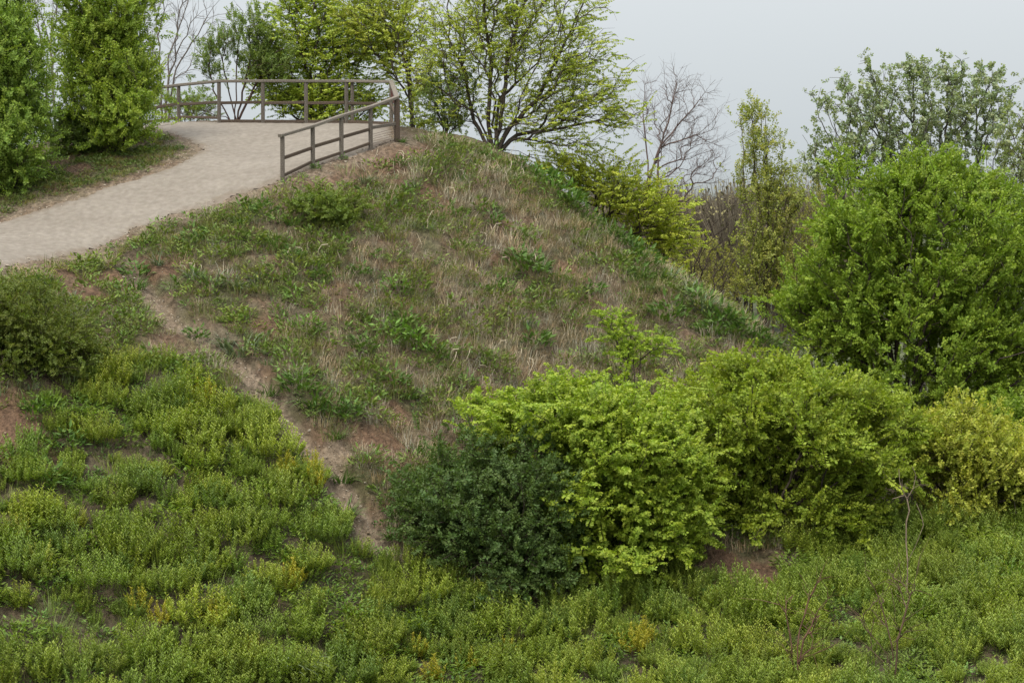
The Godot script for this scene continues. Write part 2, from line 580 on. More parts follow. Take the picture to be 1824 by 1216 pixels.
func build_fence() -> void:
	var grey := Color(0.180, 0.160, 0.138)
	var brown := Color(0.118, 0.090, 0.070)
	var root := thing("wooden_railing", "weathered wooden post and rail fence edging the gravel viewpoint", "fence", at_depth(610, 281, 61.6))
	# near wing, climbing to the corner: column, row of foot, row of top, depth
	var near := [[503, 319, 242, 60.0], [557, 297, 226, 60.9], [608, 280, 208, 61.6], [660, 267, 192, 62.4], [707, 249, 175, 63.2]]
	var back := [[697, 224, 147, 67.3], [617, 222, 146, 67.9], [545, 221, 146, 68.1], [468, 220, 146, 68.2], [390, 220, 146, 68.3], [318, 219, 153, 69.3], [240, 219, 163, 70.4]]
	var tops := []
	var feet := []
	for a in near + back:
		var f := px(a[0], a[1], a[3])
		f.y = base_h(f.x, f.z)
		var t := px(a[0], a[2], a[3])
		t.x = f.x; t.z = f.z
		feet.append(f); tops.append(t)
		var thick := 0.10 if a[0] != 707 else 0.14
		board("post", f - Vector3(0, 0.35, 0), t - Vector3(0, 0.02, 0), thick, thick, Vector3(0.35, 0, 1), vary(grey if a[0] != 707 else brown, 0.12), root)
	# the doubled post of the back wing
	var e: Vector3 = feet[6] + Vector3(0.17, 0, 0.02)
	board("post", e - Vector3(0, 0.3, 0), Vector3(e.x, tops[6].y - 0.02, e.z), 0.09, 0.09, Vector3(0.3, 0, 1), grey, root)
	for i in tops.size() - 1:
		var p: Vector3 = tops[i]
		var q: Vector3 = tops[i + 1]
		var d := (q - p).normalized()
		var over := 0.1 if i == 0 else 0.0
		board("top_rail", p - d * over + Vector3(0, 0.022, 0), q + d * 0.03 + Vector3(0, 0.022 + 0.003 * (i % 2), 0), 0.13, 0.08, Vector3.UP, vary(Color(0.235, 0.212, 0.184), 0.1), root)
		var up: Vector3 = (tops[i] - feet[i])
		var up2: Vector3 = (tops[i + 1] - feet[i + 1])
		var m0: Vector3 = feet[i] + up * 0.51
		var m1: Vector3 = feet[i + 1] + up2 * (0.49 if i != 3 else 0.42)
		board("middle_rail", m0 + d * 0.055, m1 - d * 0.055, 0.06, 0.085, Vector3.UP, vary(brown if i != 3 else grey, 0.12), root)
		if i < 3 or i >= 9:
			board("lower_rail", feet[i] + up * 0.13 + d * 0.055, feet[i + 1] + up2 * 0.15 - d * 0.055, 0.055, 0.075, Vector3.UP, vary(brown, 0.12), root)
		if i == 3:
			for k in 6:
				board("wire", feet[i] + up * (0.07 + k * 0.055) + d * 0.05, feet[i + 1] + up2 * (0.04 + k * 0.055) - d * 0.05, 0.009, 0.009, Vector3.UP, Color(0.2, 0.15, 0.12), root)
		if i == 4:
			for k in 3:
				board("board", feet[i] + up * (0.72 + k * 0.085) + d * 0.06, feet[i + 1] + up2 * (0.72 + k * 0.085) - d * 0.06, 0.03, 0.07, Vector3.UP, vary(Color(0.14, 0.055, 0.045), 0.1), root)
			board("lower_rail", feet[i] + up * 0.13 + d * 0.055, feet[i + 1] + up2 * 0.15 - d * 0.055, 0.055, 0.075, Vector3.UP, vary(brown, 0.12), root)
		if i >= 5 and i < 9:
			board("kick_board", feet[i] + up * 0.05 + d * 0.055, feet[i + 1] + up2 * 0.05 - d * 0.055, 0.04, 0.09, Vector3.UP, vary(brown, 0.12), root)

# ---------------------------------------------------------------- leaves and trees
# a leafy sprig about ln long growing along +y
func sprig(count: int, ln: float, leaf_ln: float, leaf_w: float, flat: float, droop: float, col: Color, kv := 0.16, hue := 0.06) -> ArrayMesh:
	var mb := MB.new()
	mb.tube(Vector3.ZERO, Vector3(0, ln, 0), 0.004, 0.0015, 3, Color(0.06, 0.045, 0.025))
	for i in count:
		var t := (i + 0.6) / count
		var a := i * 2.4 + rng.randf_range(-0.5, 0.5)
		var out := Vector3(cos(a), 0, sin(a))
		if flat > 0.0: out = Vector3(signf(out.x) * (0.6 + absf(out.x)), 0, out.z * (1.0 - flat)).normalized()
		var along := (out + Vector3(0, rng.randf_range(0.1, 0.9), 0) + around(0.15)).normalized()
		var up := (Vector3(0, 0, 1) if flat > 0.0 else Vector3(0, 1, 0)) + around(0.6)
		along = (along - Vector3(0, 0, droop) if flat > 0.0 else along).normalized()
		var k := rng.randf_range(0.7, 1.15)
		mb.leaf(Vector3(0, ln * t, 0) + out * 0.01, along, up, leaf_ln * k, leaf_w * k, 0.16, vary(col, kv, hue))
	return mb.mesh()

var sprigs := {}
func make_sprigs() -> void:
	sprigs = {
		"maple": [sprig(32, 0.42, 0.085, 0.068, 0.0, 0.2, Color(0.270, 0.362, 0.046)), sprig(30, 0.46, 0.082, 0.066, 0.5, 0.4, Color(0.285, 0.375, 0.046))],
		"bright": [sprig(32, 0.42, 0.080, 0.060, 0.0, 0.2, Color(0.208, 0.300, 0.040)), sprig(30, 0.46, 0.080, 0.060, 0.5, 0.4, Color(0.222, 0.315, 0.042))],
		"gold": [sprig(26, 0.36, 0.07, 0.06, 0.0, 0.2, Color(0.365, 0.395, 0.060)), sprig(24, 0.40, 0.07, 0.055, 0.4, 0.3, Color(0.350, 0.380, 0.062))],
		"layered": [sprig(20, 0.44, 0.09, 0.06, 0.6, 0.55, Color(0.360, 0.415, 0.066)), sprig(18, 0.48, 0.088, 0.058, 0.6, 0.6, Color(0.335, 0.400, 0.064))],
		"ovate": [sprig(28, 0.38, 0.078, 0.058, 0.0, 0.2, Color(0.225, 0.315, 0.064)), sprig(26, 0.42, 0.078, 0.056, 0.3, 0.4, Color(0.245, 0.335, 0.066))],
		"dark": [sprig(28, 0.36, 0.070, 0.050, 0.0, 0.2, Color(0.082, 0.132, 0.036), 0.3), sprig(26, 0.4, 0.070, 0.048, 0.4, 0.4, Color(0.094, 0.146, 0.040), 0.3)],
		"poplar": [sprig(11, 0.22, 0.10, 0.095, 0.0, 0.5, Color(0.225, 0.275, 0.150), 0.35), sprig(9, 0.20, 0.105, 0.095, 0.0, 0.4, Color(0.250, 0.300, 0.180), 0.35)],
		"olive": [sprig(16, 0.36, 0.09, 0.065, 0.0, 0.3, Color(0.290, 0.300, 0.080), 0.22), sprig(13, 0.36, 0.085, 0.06, 0.2, 0.3, Color(0.265, 0.280, 0.078), 0.22)],
	}

# grow a woody plant: stems are polylines of photograph points (column, row, depth offset), the crown a list of
# ellipsoids (column, row, half width px, half height px, half depth m, depth offset m); all turned to metres at depth d
func tree(called: String, label: String, category: String, group: String, foot: Vector3, d: float, stems: Array, crown: Array, o: Dictionary) -> Node3D:
	var root := thing(called, label, category, foot, group)
	var k: float = d / F
	var pos := PackedVector3Array()
	var par := PackedInt32Array()
	var plen := PackedFloat32Array()
	var dirs := PackedVector3Array()
	var is_tip := PackedByteArray()
	for s in stems:
		var last := -1
		var prev := foot + around(0.04) * Vector3(1, 0, 1) - Vector3(0, 0.15, 0)
		pos.append(prev); par.append(-1); plen.append(0.0); dirs.append(Vector3.UP); is_tip.append(0)
		last = pos.size() - 1
		for q in s:
			var t := px(q[0], q[1], d) + Vector3(0, 0, -q[2])
			var n := maxi(2, int(prev.distance_to(t) / 0.28))
			var from := prev
			for i in n:
				var p := from.lerp(t, (i + 1.0) / n) + around(0.022)
				pos.append(p); par.append(last); plen.append(plen[last] + p.distance_to(prev)); dirs.append((p - prev).normalized()); is_tip.append(0)
				last = pos.size() - 1
				prev = p
	# targets
	var vol := []
	var total := 0.0
	for c in crown:
		total += c[2] * c[3] * c[4] * (c[6] if c.size() > 6 else 1.0)
		vol.append(total)
	var tips := []
	var n_tips: int = o.tips
	var shell: float = o.get("shell", 0.35)
	var clump: int = o.get("clump", 7)
	var wide: float = o.get("wide", 0.24)
	while tips.size() < n_tips:
		var pick := rng.randf() * total
		var ci := 0
		while vol[ci] < pick: ci += 1
		var c = crown[ci]
		var e := around(1.0).normalized() * pow(rng.randf(), shell)
		var t := px(c[0] + e.x * c[2], c[1] - e.y * c[3], d) + Vector3(0, 0, e.z * c[4] - c[5])
		if n_mid.get_noise_3d(t.x * 1.6, t.y * 1.6, t.z * 1.6) < o.get("gap", -0.9): continue
		if t.y < base_h(t.x, t.z) + 0.12: continue
		for g in rng.randi_range(1, clump * 2 - 1):
			var q := t + around(wide) * Vector3(1, 0.7, 1)
			if q.y > base_h(q.x, q.z) + 0.1: tips.append([foot.distance_squared_to(q), q])
	tips.sort_custom(func(a, b): return a[0] < b[0])
	var bal: float = o.get("balance", 0.45)
	var lift: float = o.get("lift", 0.1)
	var ends := []
	for tp in tips:
		var t: Vector3 = tp[1]
		var best := 0
		var cost := 1e9
		for i in pos.size():
			var cst := pos[i].distance_to(t)
			if cst < cost:
				cst += bal * plen[i]
				if cst < cost and is_tip[i] == 0:
					cost = cst
					best = i
		var a := pos[best]
		var ln := a.distance_to(t)
		var ctrl := a + (dirs[best] * 0.6 + Vector3(0, lift, 0)) * ln * 0.5 + around(0.05 * ln)
		var n := clampi(int(ln / 0.22), 2, 7)
		var last := best
		var prev := a
		for i in n:
			var f := (i + 1.0) / n
			var p := a.lerp(ctrl, f).lerp(ctrl.lerp(t, f), f) + (around(0.018) if i < n - 1 else Vector3.ZERO)
			pos.append(p); par.append(last); plen.append(plen[last] + p.distance_to(prev)); dirs.append((p - prev).normalized())
			is_tip.append(1 if i == n - 1 else 0)
			last = pos.size() - 1
			prev = p
		ends.append(last)
	# pipe model
	var r := PackedFloat32Array()
	r.resize(pos.size())
	var ex := 2.35
	var rt: float = o.get("twig", 0.006)
	for i in range(pos.size() - 1, -1, -1):
		var me := pow(r[i], 1.0 / ex) if r[i] > 0.0 else rt
		r[i] = me
		if par[i] >= 0: r[par[i]] += pow(me, ex)
	var big := 0.0
	for i in pos.size(): big = maxf(big, r[i])
	var most: float = o.get("trunk", 0.12)
	var mb := MB.new()
	var bark: Color = o.get("bark", Color(0.075, 0.058, 0.045))
	var squash := func(x: float) -> float: return x if big <= most else rt + (x - rt) * (most - rt) / (big - rt)
	for i in pos.size():
		if par[i] < 0: continue
		var r1: float = squash.call(r[i])
		var r0: float = minf(squash.call(r[par[i]]), r1 * 1.35)
		mb.tube(pos[par[i]] - foot, pos[i] - foot, r0, r1, 6 if r1 > 0.03 else (4 if r1 > 0.012 else 3), vary(bark, 0.12))
	# fine bare side twigs
	for n in int(o.get("twiglets", 0)):
		var i := rng.randi_range(0, pos.size() - 1)
		if r[i] > 0.02: continue
		var dr := (dirs[i] + around(0.7)).normalized()
		var l := rng.randf_range(0.15, 0.5)
		mb.tube(pos[i] - foot, pos[i] - foot + dr * l, rt * 0.7, rt * 0.4, 3, vary(bark, 0.12))
	part("trunk", mb.mesh(), M.bark, root)
	if o.has("leaf"):
		var per: float = o.get("per", 4)
		var spread: float = o.get("spread", 0.16)
		var level: float = o.get("level", 0.0)
		var size: float = o.get("size", 1.0)
		var tint: Color = o.get("tint", Color(1, 1, 1))
		var where := [[], []]
		for e in ends:
			var n := int(per) + (1 if rng.randf() < per - int(per) else 0)
			for i in n:
				var j: int = e
				for b in rng.randi_range(0, 2): j = par[j] if par[j] >= 0 else j
				var dr := (dirs[j] + around(0.55)).normalized()
				dr.y *= 1.0 - level
				dr = (dr + Vector3(0, o.get("rise", 0.0), 0)).normalized()
				var s := rng.randf_range(0.75, 1.2) * size
				var up := Vector3.UP if level > 0.3 else around(1.0)
				var x := dr.cross(up).normalized()
				var z := x.cross(dr).normalized()
				if z.y < 0.0 and level > 0.3: x = -x; z = -z
				var p := pos[j] - foot + around(spread)
				var cc := vary(tint, 0.08, 0.06)
				where[rng.randi_range(0, 1)].append([Transform3D(Basis(x, dr, z).scaled(Vector3.ONE * s), p), cc])
		for w in 2:
			many("crown", sprigs[o.leaf][w], M.leaf, where[w], root)
	return root

func many(called: String, m: Mesh, mat: Material, where: Array, parent: Node3D) -> MultiMeshInstance3D:
	var mm := MultiMesh.new()
	mm.transform_format = MultiMesh.TRANSFORM_3D
	mm.use_colors = true
	mm.mesh = m
	mm.instance_count = where.size()
	for i in where.size():
		mm.set_instance_transform(i, where[i][0])
		mm.set_instance_color(i, where[i][1])
	var o := MultiMeshInstance3D.new()
	o.name = called
	o.multimesh = mm
	o.material_override = mat
	o.set_meta("kind", "stuff")
	parent.add_child(o, true)
	return o

func build_trees() -> void:
	make_sprigs()
	# the two dense shrubs beside the path
	tree("tall_shrub", "dense green shrub leafy down to the ground beside the outer path bend", "shrub", "", at_depth(15, 345, 60.8), 60.8,
		[[[0, 200, 0], [-10, 0, 0]], [[40, 180, 0.2], [50, -20, 0]], [[-40, 180, 0], [-60, -20, 0]]],
		[[20, 245, 78, 92, 1.1, 0, 1.3], [5, 130, 68, 120, 1.0, 0], [20, 0, 40, 80, 0.7, 0], [-70, 200, 70, 140, 1.2, 0]],
		{"tips": 1300, "leaf": "ovate", "per": 3.6, "twig": 0.005, "trunk": 0.05, "shell": 0.28, "tint": Color(0.95, 0.98, 0.9), "rise": 0.08, "gap": -0.4, "clump": 4, "wide": 0.2})
	tree("tall_shrub", "tall airy green shrub with upright stems between path and bend", "shrub", "", at_depth(205, 275, 63.6), 63.6,
		[[[205, 180, 0], [180, 0, 0], [175, -60, 0]], [[225, 160, 0.2], [245, -20, 0]], [[175, 170, 0.3], [120, 0, 0]], [[200, 100, -0.4], [215, -40, 0]]],
		[[222, 208, 60, 58, 0.9, -0.2, 1.5], [205, 110, 82, 85, 0.95, 0], [190, 20, 92, 75, 0.9, 0], [180, -50, 80, 70, 0.9, 0], [135, 120, 45, 75, 0.7, 0.3]],
		{"tips": 1100, "leaf": "ovate", "per": 2.8, "twig": 0.005, "trunk": 0.05, "shell": 0.33, "gap": -0.3, "tint": Color(1.12, 1.08, 0.85), "rise": 0.12, "wide": 0.22, "clump": 3})
	tree("low_shrub", "low dark green shrub in the shade between the two tall shrubs", "shrub", "", at_depth(140, 268, 64.6), 64.6,
		[[[140, 230, 0], [135, 200, 0]], [[155, 235, 0], [175, 210, 0]]], [[140, 232, 50, 34, 0.7, 0]],
		{"tips": 200, "leaf": "dark", "per": 3, "twig": 0.005, "trunk": 0.02, "tint": Color(1.3, 1.2, 1.0), "clump": 4})
	# bare stems behind the shrubs
	tree("bare_tree", "bare grey twiggy tree rising behind the railing end", "tree", "", at_depth(290, 215, 74.0), 74.0,
		[[[300, 100, 0], [335, 0, 0], [350, -60, 0]], [[310, 120, 0.3], [370, 30, 0], [420, -40, 0]], [[285, 100, 0], [275, 0, 0], [270, -50, 0]]],
		[[310, 60, 55, 110, 1.2, 0], [350, 10, 50, 70, 1.0, 0], [280, 150, 40, 60, 1, 0]],
		{"tips": 170, "twig": 0.006, "trunk": 0.06, "twiglets": 500, "bark": Color(0.19, 0.165, 0.15), "balance": 0.6, "lift": 0.4, "clump": 2, "wide": 0.35})
	tree("bare_tree", "thin bare tree glimpsed between the two leafy shrubs", "tree", "", at_depth(95, 200, 73.0), 73.0,
		[[[90, 60, 0], [100, -60, 0]], [[70, 60, 0], [45, -50, 0]]], [[85, 40, 60, 110, 1.2, 0]],
		{"tips": 150, "twig": 0.006, "trunk": 0.05, "twiglets": 400, "bark": Color(0.19, 0.165, 0.15), "balance": 0.6, "lift": 0.4, "clump": 2, "wide": 0.35})
	tree("upright_shrub", "dark green upright shrub with many brown stems behind the railing", "shrub", "", at_depth(420, 225, 71.0), 71.0,
		[[[400, 130, 0], [385, 50, 0]], [[420, 120, 0], [432, 20, 0]], [[440, 130, 0], [465, 40, 0]], [[460, 140, 0.2], [490, 60, 0]], [[380, 160, 0], [372, 110, 0]]],
		[[395, 95, 34, 62, 0.7, 0], [440, 75, 40, 68, 0.8, 0], [475, 100, 40, 60, 0.8, 0], [340, 190, 40, 30, 0.5, 0, 0.6]],
		{"tips": 260, "leaf": "ovate", "per": 2.4, "twig": 0.006, "trunk": 0.035, "shell": 0.5, "gap": -0.2, "tint": Color(0.72, 0.72, 0.9), "rise": 0.4, "size": 0.85, "bark": Color(0.09, 0.055, 0.045), "twiglets": 200, "clump": 3, "wide": 0.2})
	tree("thicket_shrub", "low reddish twiggy shrub showing between the rails beside the bare tree", "shrub", "", at_depth(335, 225, 71.5), 71.5,
		[[[320, 190, 0], [310, 165, 0]], [[345, 190, 0], [355, 165, 0]], [[370, 195, 0], [385, 170, 0]]], [[335, 192, 60, 26, 0.7, 0]],
		{"tips": 150, "leaf": "ovate", "per": 1.2, "twig": 0.005, "trunk": 0.02, "clump": 2, "twiglets": 260, "size": 0.7, "bark": Color(0.15, 0.10, 0.08)})
	# leafy trees behind the railing
	tree("spreading_tree", "yellow green tree with layered foliage filling the view behind the railing", "tree", "", at_depth(560, 240, 72.0), 72.0,
		[[[555, 160, 0], [530, 60, 0], [500, -20, 0]], [[570, 150, 0.3], [620, 60, 0], [640, -30, 0]], [[545, 180, 0], [480, 110, 0]], [[575, 180, 0], [650, 140, 0]]],
		[[545, 60, 95, 90, 1.2, 0], [620, 90, 95, 80, 1.1, 0], [500, 140, 75, 60, 1.1, 0], [590, 185, 125, 45, 1.1, 0, 1.8], [560, -20, 90, 50, 1.2, 0]],
		{"tips": 1350, "leaf": "layered", "per": 1.9, "twig": 0.006, "trunk": 0.075, "shell": 0.45, "gap": -0.28, "level": 0.45, "spread": 0.12, "clump": 3, "wide": 0.22, "tint": Color(1.05, 1.1, 1.0), "bark": Color(0.10, 0.08, 0.065)})
	tree("spreading_tree", "leaning yellow green tree with a dark trunk just past the railing corner", "tree", "", at_depth(738, 245, 70.5), 70.5,
		[[[735, 180, 0], [722, 110, 0], [700, 40, 0], [675, -30, 0]], [[728, 130, 0.2], [770, 80, 0], [800, 20, 0]], [[722, 120, 0], [660, 95, 0]], [[735, 170, 0], [770, 150, 0]]],
		[[700, 60, 80, 95, 1.3, 0], [745, 130, 60, 60, 1.2, 0], [740, 215, 40, 35, 0.9, 0], [670, 0, 80, 60, 1.3, 0]],
		{"tips": 520, "leaf": "layered", "per": 1.9, "twig": 0.006, "trunk": 0.07, "shell": 0.5, "gap": -0.25, "level": 0.45, "twiglets": 150, "tint": Color(1.0, 0.98, 1.0), "clump": 3, "wide": 0.22, "bark": Color(0.10, 0.08, 0.065)})
	tree("spreading_tree", "big multi stemmed tree with sparse yellow green leaves on the crest", "tree", "", at_depth(880, 258, 67.3), 67.3,
		[[[868, 200, 0], [876, 100, 0], [862, 20, 0], [850, -70, 0]], [[845, 215, 0.2], [825, 120, 0], [790, 50, 0], [750, -30, 0]], [[895, 190, -0.2], [905, 90, 0], [935, 0, 0], [960, -60, 0]],
			[[910, 225, 0], [965, 165, 0], [1010, 70, 0], [1040, 0, 0]], [[920, 238, 0.3], [1000, 228, 0], [1080, 210, 0]], [[890, 170, 0.3], [960, 110, 0], [1060, 70, 0]], [[850, 200, 0], [800, 170, 0], [750, 130, 0]]],
		[[880, 40, 110, 120, 1.8, 0], [985, 60, 105, 100, 1.8, 0], [1040, 150, 100, 90, 1.6, 0], [1085, 195, 60, 45, 1.2, 0, 1.3], [960, 190, 110, 60, 1.6, 0], [800, 110, 75, 110, 1.5, 0], [930, -60, 150, 60, 1.8, 0], [1010, 260, 70, 28, 1.0, 0]],
		{"tips": 1500, "leaf": "layered", "per": 1.8, "twig": 0.006, "trunk": 0.115, "shell": 0.45, "gap": -0.3, "level": 0.45, "twiglets": 1500, "bark": Color(0.10, 0.08, 0.065), "balance": 0.5, "clump": 2, "wide": 0.3, "size": 0.85})
	tree("thicket_shrub", "thin grey green twiggy shrub under the big crest tree", "shrub", "", at_depth(795, 245, 67.6), 67.6,
		[[[790, 180, 0], [785, 120, 0]], [[810, 190, 0], [825, 130, 0]], [[780, 200, 0], [765, 160, 0]]],
		[[795, 185, 48, 60, 0.9, 0]],
		{"tips": 160, "leaf": "ovate", "per": 1.5, "twig": 0.006, "trunk": 0.03, "tint": Color(0.9, 0.85, 1.3), "twiglets": 200, "size": 0.8, "clump": 2})
	tree("spreading_tree", "low yellow green tree with drooping branches over the hill shoulder", "tree", "", at_depth(1075, 400, 68.6), 68.6,
		[[[1060, 330, 0], [1010, 285, 0], [950, 275, 0]], [[1090, 350, 0], [1130, 320, 0], [1180, 350, 0]], [[1075, 340, 0.3], [1060, 290, 0], [1080, 250, 0]], [[1100, 380, 0], [1170, 400, 0], [1230, 420, 0]]],
		[[1000, 290, 75, 32, 1.3, 0], [1080, 320, 80, 50, 1.4, 0], [1150, 360, 75, 50, 1.3, 0], [1180, 420, 55, 40, 1.1, 0], [1200, 470, 35, 25, 1.0, 0]],
		{"tips": 700, "leaf": "layered", "per": 1.7, "twig": 0.006, "trunk": 0.07, "shell": 0.45, "gap": -0.2, "level": 0.45, "tint": Color(1.05, 1.02, 0.8), "twiglets": 150, "clump": 3})
	# bare trees beyond the shoulder
	tree("bare_tree", "bare reddish twigged tree outlined against the sky beside the crest tree", "tree", "", at_depth(1148, 470, 76.0), 76.0,
		[[[1146, 380, 0], [1162, 300, 0], [1190, 220, 0], [1205, 150, 0], [1210, 125, 0]], [[1150, 330, 0.2], [1185, 250, 0], [1235, 190, 0], [1275, 140, 0]], [[1150, 330, 0], [1205, 300, 0], [1290, 320, 0]], [[1155, 290, 0], [1145, 200, 0], [1150, 150, 0]], [[1175, 260, 0], [1240, 240, 0], [1290, 265, 0]]],
		[[1205, 190, 65, 72, 1.3, 0], [1230, 260, 65, 55, 1.3, 0], [1230, 315, 65, 18, 1.1, 0], [1155, 190, 28, 70, 0.9, 0]],
		{"tips": 460, "twig": 0.0048, "trunk": 0.07, "twiglets": 1500, "bark": Color(0.17, 0.125, 0.115), "balance": 0.35, "lift": -0.15, "clump": 2, "wide": 0.35})
	tree("bare_tree", "low bare tree with dark arching branches below the hill shoulder", "tree", "", at_depth(1235, 560, 72.5), 72.5,
		[[[1235, 470, 0], [1270, 400, 0], [1320, 350, 0]], [[1228, 475, 0], [1290, 455, 0], [1330, 470, 0]], [[1232, 480, 0], [1270, 480, 0], [1340, 520, 0]], [[1230, 465, 0], [1190, 440, 0], [1160, 400, 0]]],
		[[1265, 430, 60, 60, 1.1, 0], [1290, 500, 55, 35, 1.0, 0], [1210, 430, 40, 40, 1, 0]],
		{"tips": 150, "twig": 0.006, "trunk": 0.055, "twiglets": 260, "bark": Color(0.07, 0.052, 0.042), "balance": 0.5, "lift": 0.0, "clump": 2, "wide": 0.35})
	# poplars behind
	tree("columnar_poplar", "narrow upright poplar with olive spring leaves", "tree", "", at_depth(1362, 600, 84.0), 84.0,
		[[[1360, 420, 0], [1345, 300, 0], [1340, 200, 0]], [[1368, 420, 0.2], [1368, 300, 0], [1365, 210, 0]], [[1375, 440, 0], [1392, 330, 0], [1395, 260, 0]], [[1350, 450, 0], [1325, 330, 0], [1322, 240, 0]], [[1385, 480, 0], [1410, 380, 0]]],
		[[1348, 245, 34, 60, 0.8, 0], [1362, 330, 50, 80, 0.9, 0], [1362, 460, 58, 90, 1.0, 0], [1410, 350, 28, 45, 0.7, 0], [1335, 205, 18, 22, 0.4, 0, 2.0]],
		{"tips": 620, "leaf": "olive", "per": 2.0, "twig": 0.007, "trunk": 0.06, "shell": 0.5, "gap": -0.25, "lift": 0.6, "rise": 0.7, "balance": 0.35, "bark": Color(0.11, 0.09, 0.06), "tint": Color(1.05, 1.1, 1.0), "twiglets": 300, "clump": 2, "wide": 0.2})
	tree("grey_poplar", "broad grey green poplar with clustered leaves against the sky", "tree", "", at_depth(1640, 700, 92.0), 92.0,
		[[[1640, 480, 0], [1600, 330, 0], [1560, 150, 0], [1550, 115, 0]], [[1650, 470, 0.5], [1680, 300, 0], [1690, 140, 0]], [[1620, 480, 0], [1530, 360, 0], [1470, 230, 0]], [[1660, 480, 0], [1740, 320, 0], [1740, 130, 0]], [[1630, 450, 0], [1630, 250, 0], [1625, 120, 0]], [[1600, 480, 0], [1480, 330, 0], [1430, 240, 0]], [[1680, 470, 0], [1790, 300, 0], [1800, 160, 0]]],
		[[1530, 210, 85, 85, 2.0, 0], [1640, 190, 100, 85, 2.0, 0], [1740, 190, 85, 85, 2.0, 0], [1480, 290, 60, 60, 1.6, 0], [1640, 300, 190, 80, 2.0, 0], [1550, 125, 14, 26, 0.4, 0, 5], [1690, 125, 30, 24, 0.5, 0, 4], [1770, 140, 30, 28, 0.5, 0, 3], [1625, 130, 20, 25, 0.5, 0, 4]],
		{"tips": 1500, "leaf": "poplar", "per": 1.5, "twig": 0.008, "trunk": 0.16, "shell": 0.5, "gap": -0.22, "lift": 0.5, "balance": 0.4, "size": 1.25, "spread": 0.11, "bark": Color(0.10, 0.095, 0.08), "clump": 2, "wide": 0.3})
	tree("grey_poplar", "denser grey green poplar rising behind the golden bush and bright round tree", "tree", "", at_depth(1860, 700, 86.0), 86.0,
		[[[1850, 480, 0], [1830, 300, 0], [1825, 180, 0]], [[1870, 470, 0], [1890, 300, 0], [1900, 170, 0]], [[1840, 480, 0], [1780, 340, 0]]],
		[[1830, 290, 80, 110, 1.8, 0], [1900, 280, 80, 120, 1.8, 0], [1800, 400, 70, 80, 1.6, 0]],
		{"tips": 800, "leaf": "poplar", "per": 2.2, "twig": 0.008, "trunk": 0.13, "shell": 0.42, "gap": -0.35, "lift": 0.4, "size": 1.0, "tint": Color(1.0, 0.98, 0.85), "clump": 3})
	# low growth between poplar and shoulder
	for a in [[1290, 610, 86.0, 60, 75, 500], [1410, 640, 84.0, 55, 110, 430], [1460, 600, 88.0, 55, 130, 420], [1230, 560, 84.0, 50, 60, 480]]:
		tree("olive_shrub", "olive brown half bare shrub in the hollow behind the hill shoulder", "shrub", "shrubs in the hollow behind the hill", at_depth(a[0], a[1], a[2]), a[2],
			[[[a[0] - 20, a[1] - 100, 0], [a[0] - 40, a[5] - a[4], 0]], [[a[0] + 20, a[1] - 100, 0], [a[0] + 40, a[5] - a[4], 0]], [[a[0], a[1] - 100, 0], [a[0], a[5] - a[4], 0]]],
			[[a[0], a[5], a[3], a[4], 1.3, 0], [a[0], a[5] + a[4] * 0.7, a[3], a[4], 1.2, 0]],
			{"tips": 300, "leaf": "olive", "per": 1.0, "twig": 0.006, "trunk": 0.04, "lift": 0.4, "rise": 0.5, "twiglets": 350, "bark": Color(0.12, 0.09, 0.06), "tint": Color(0.95, 0.92, 0.8), "size": 0.9, "clump": 2})

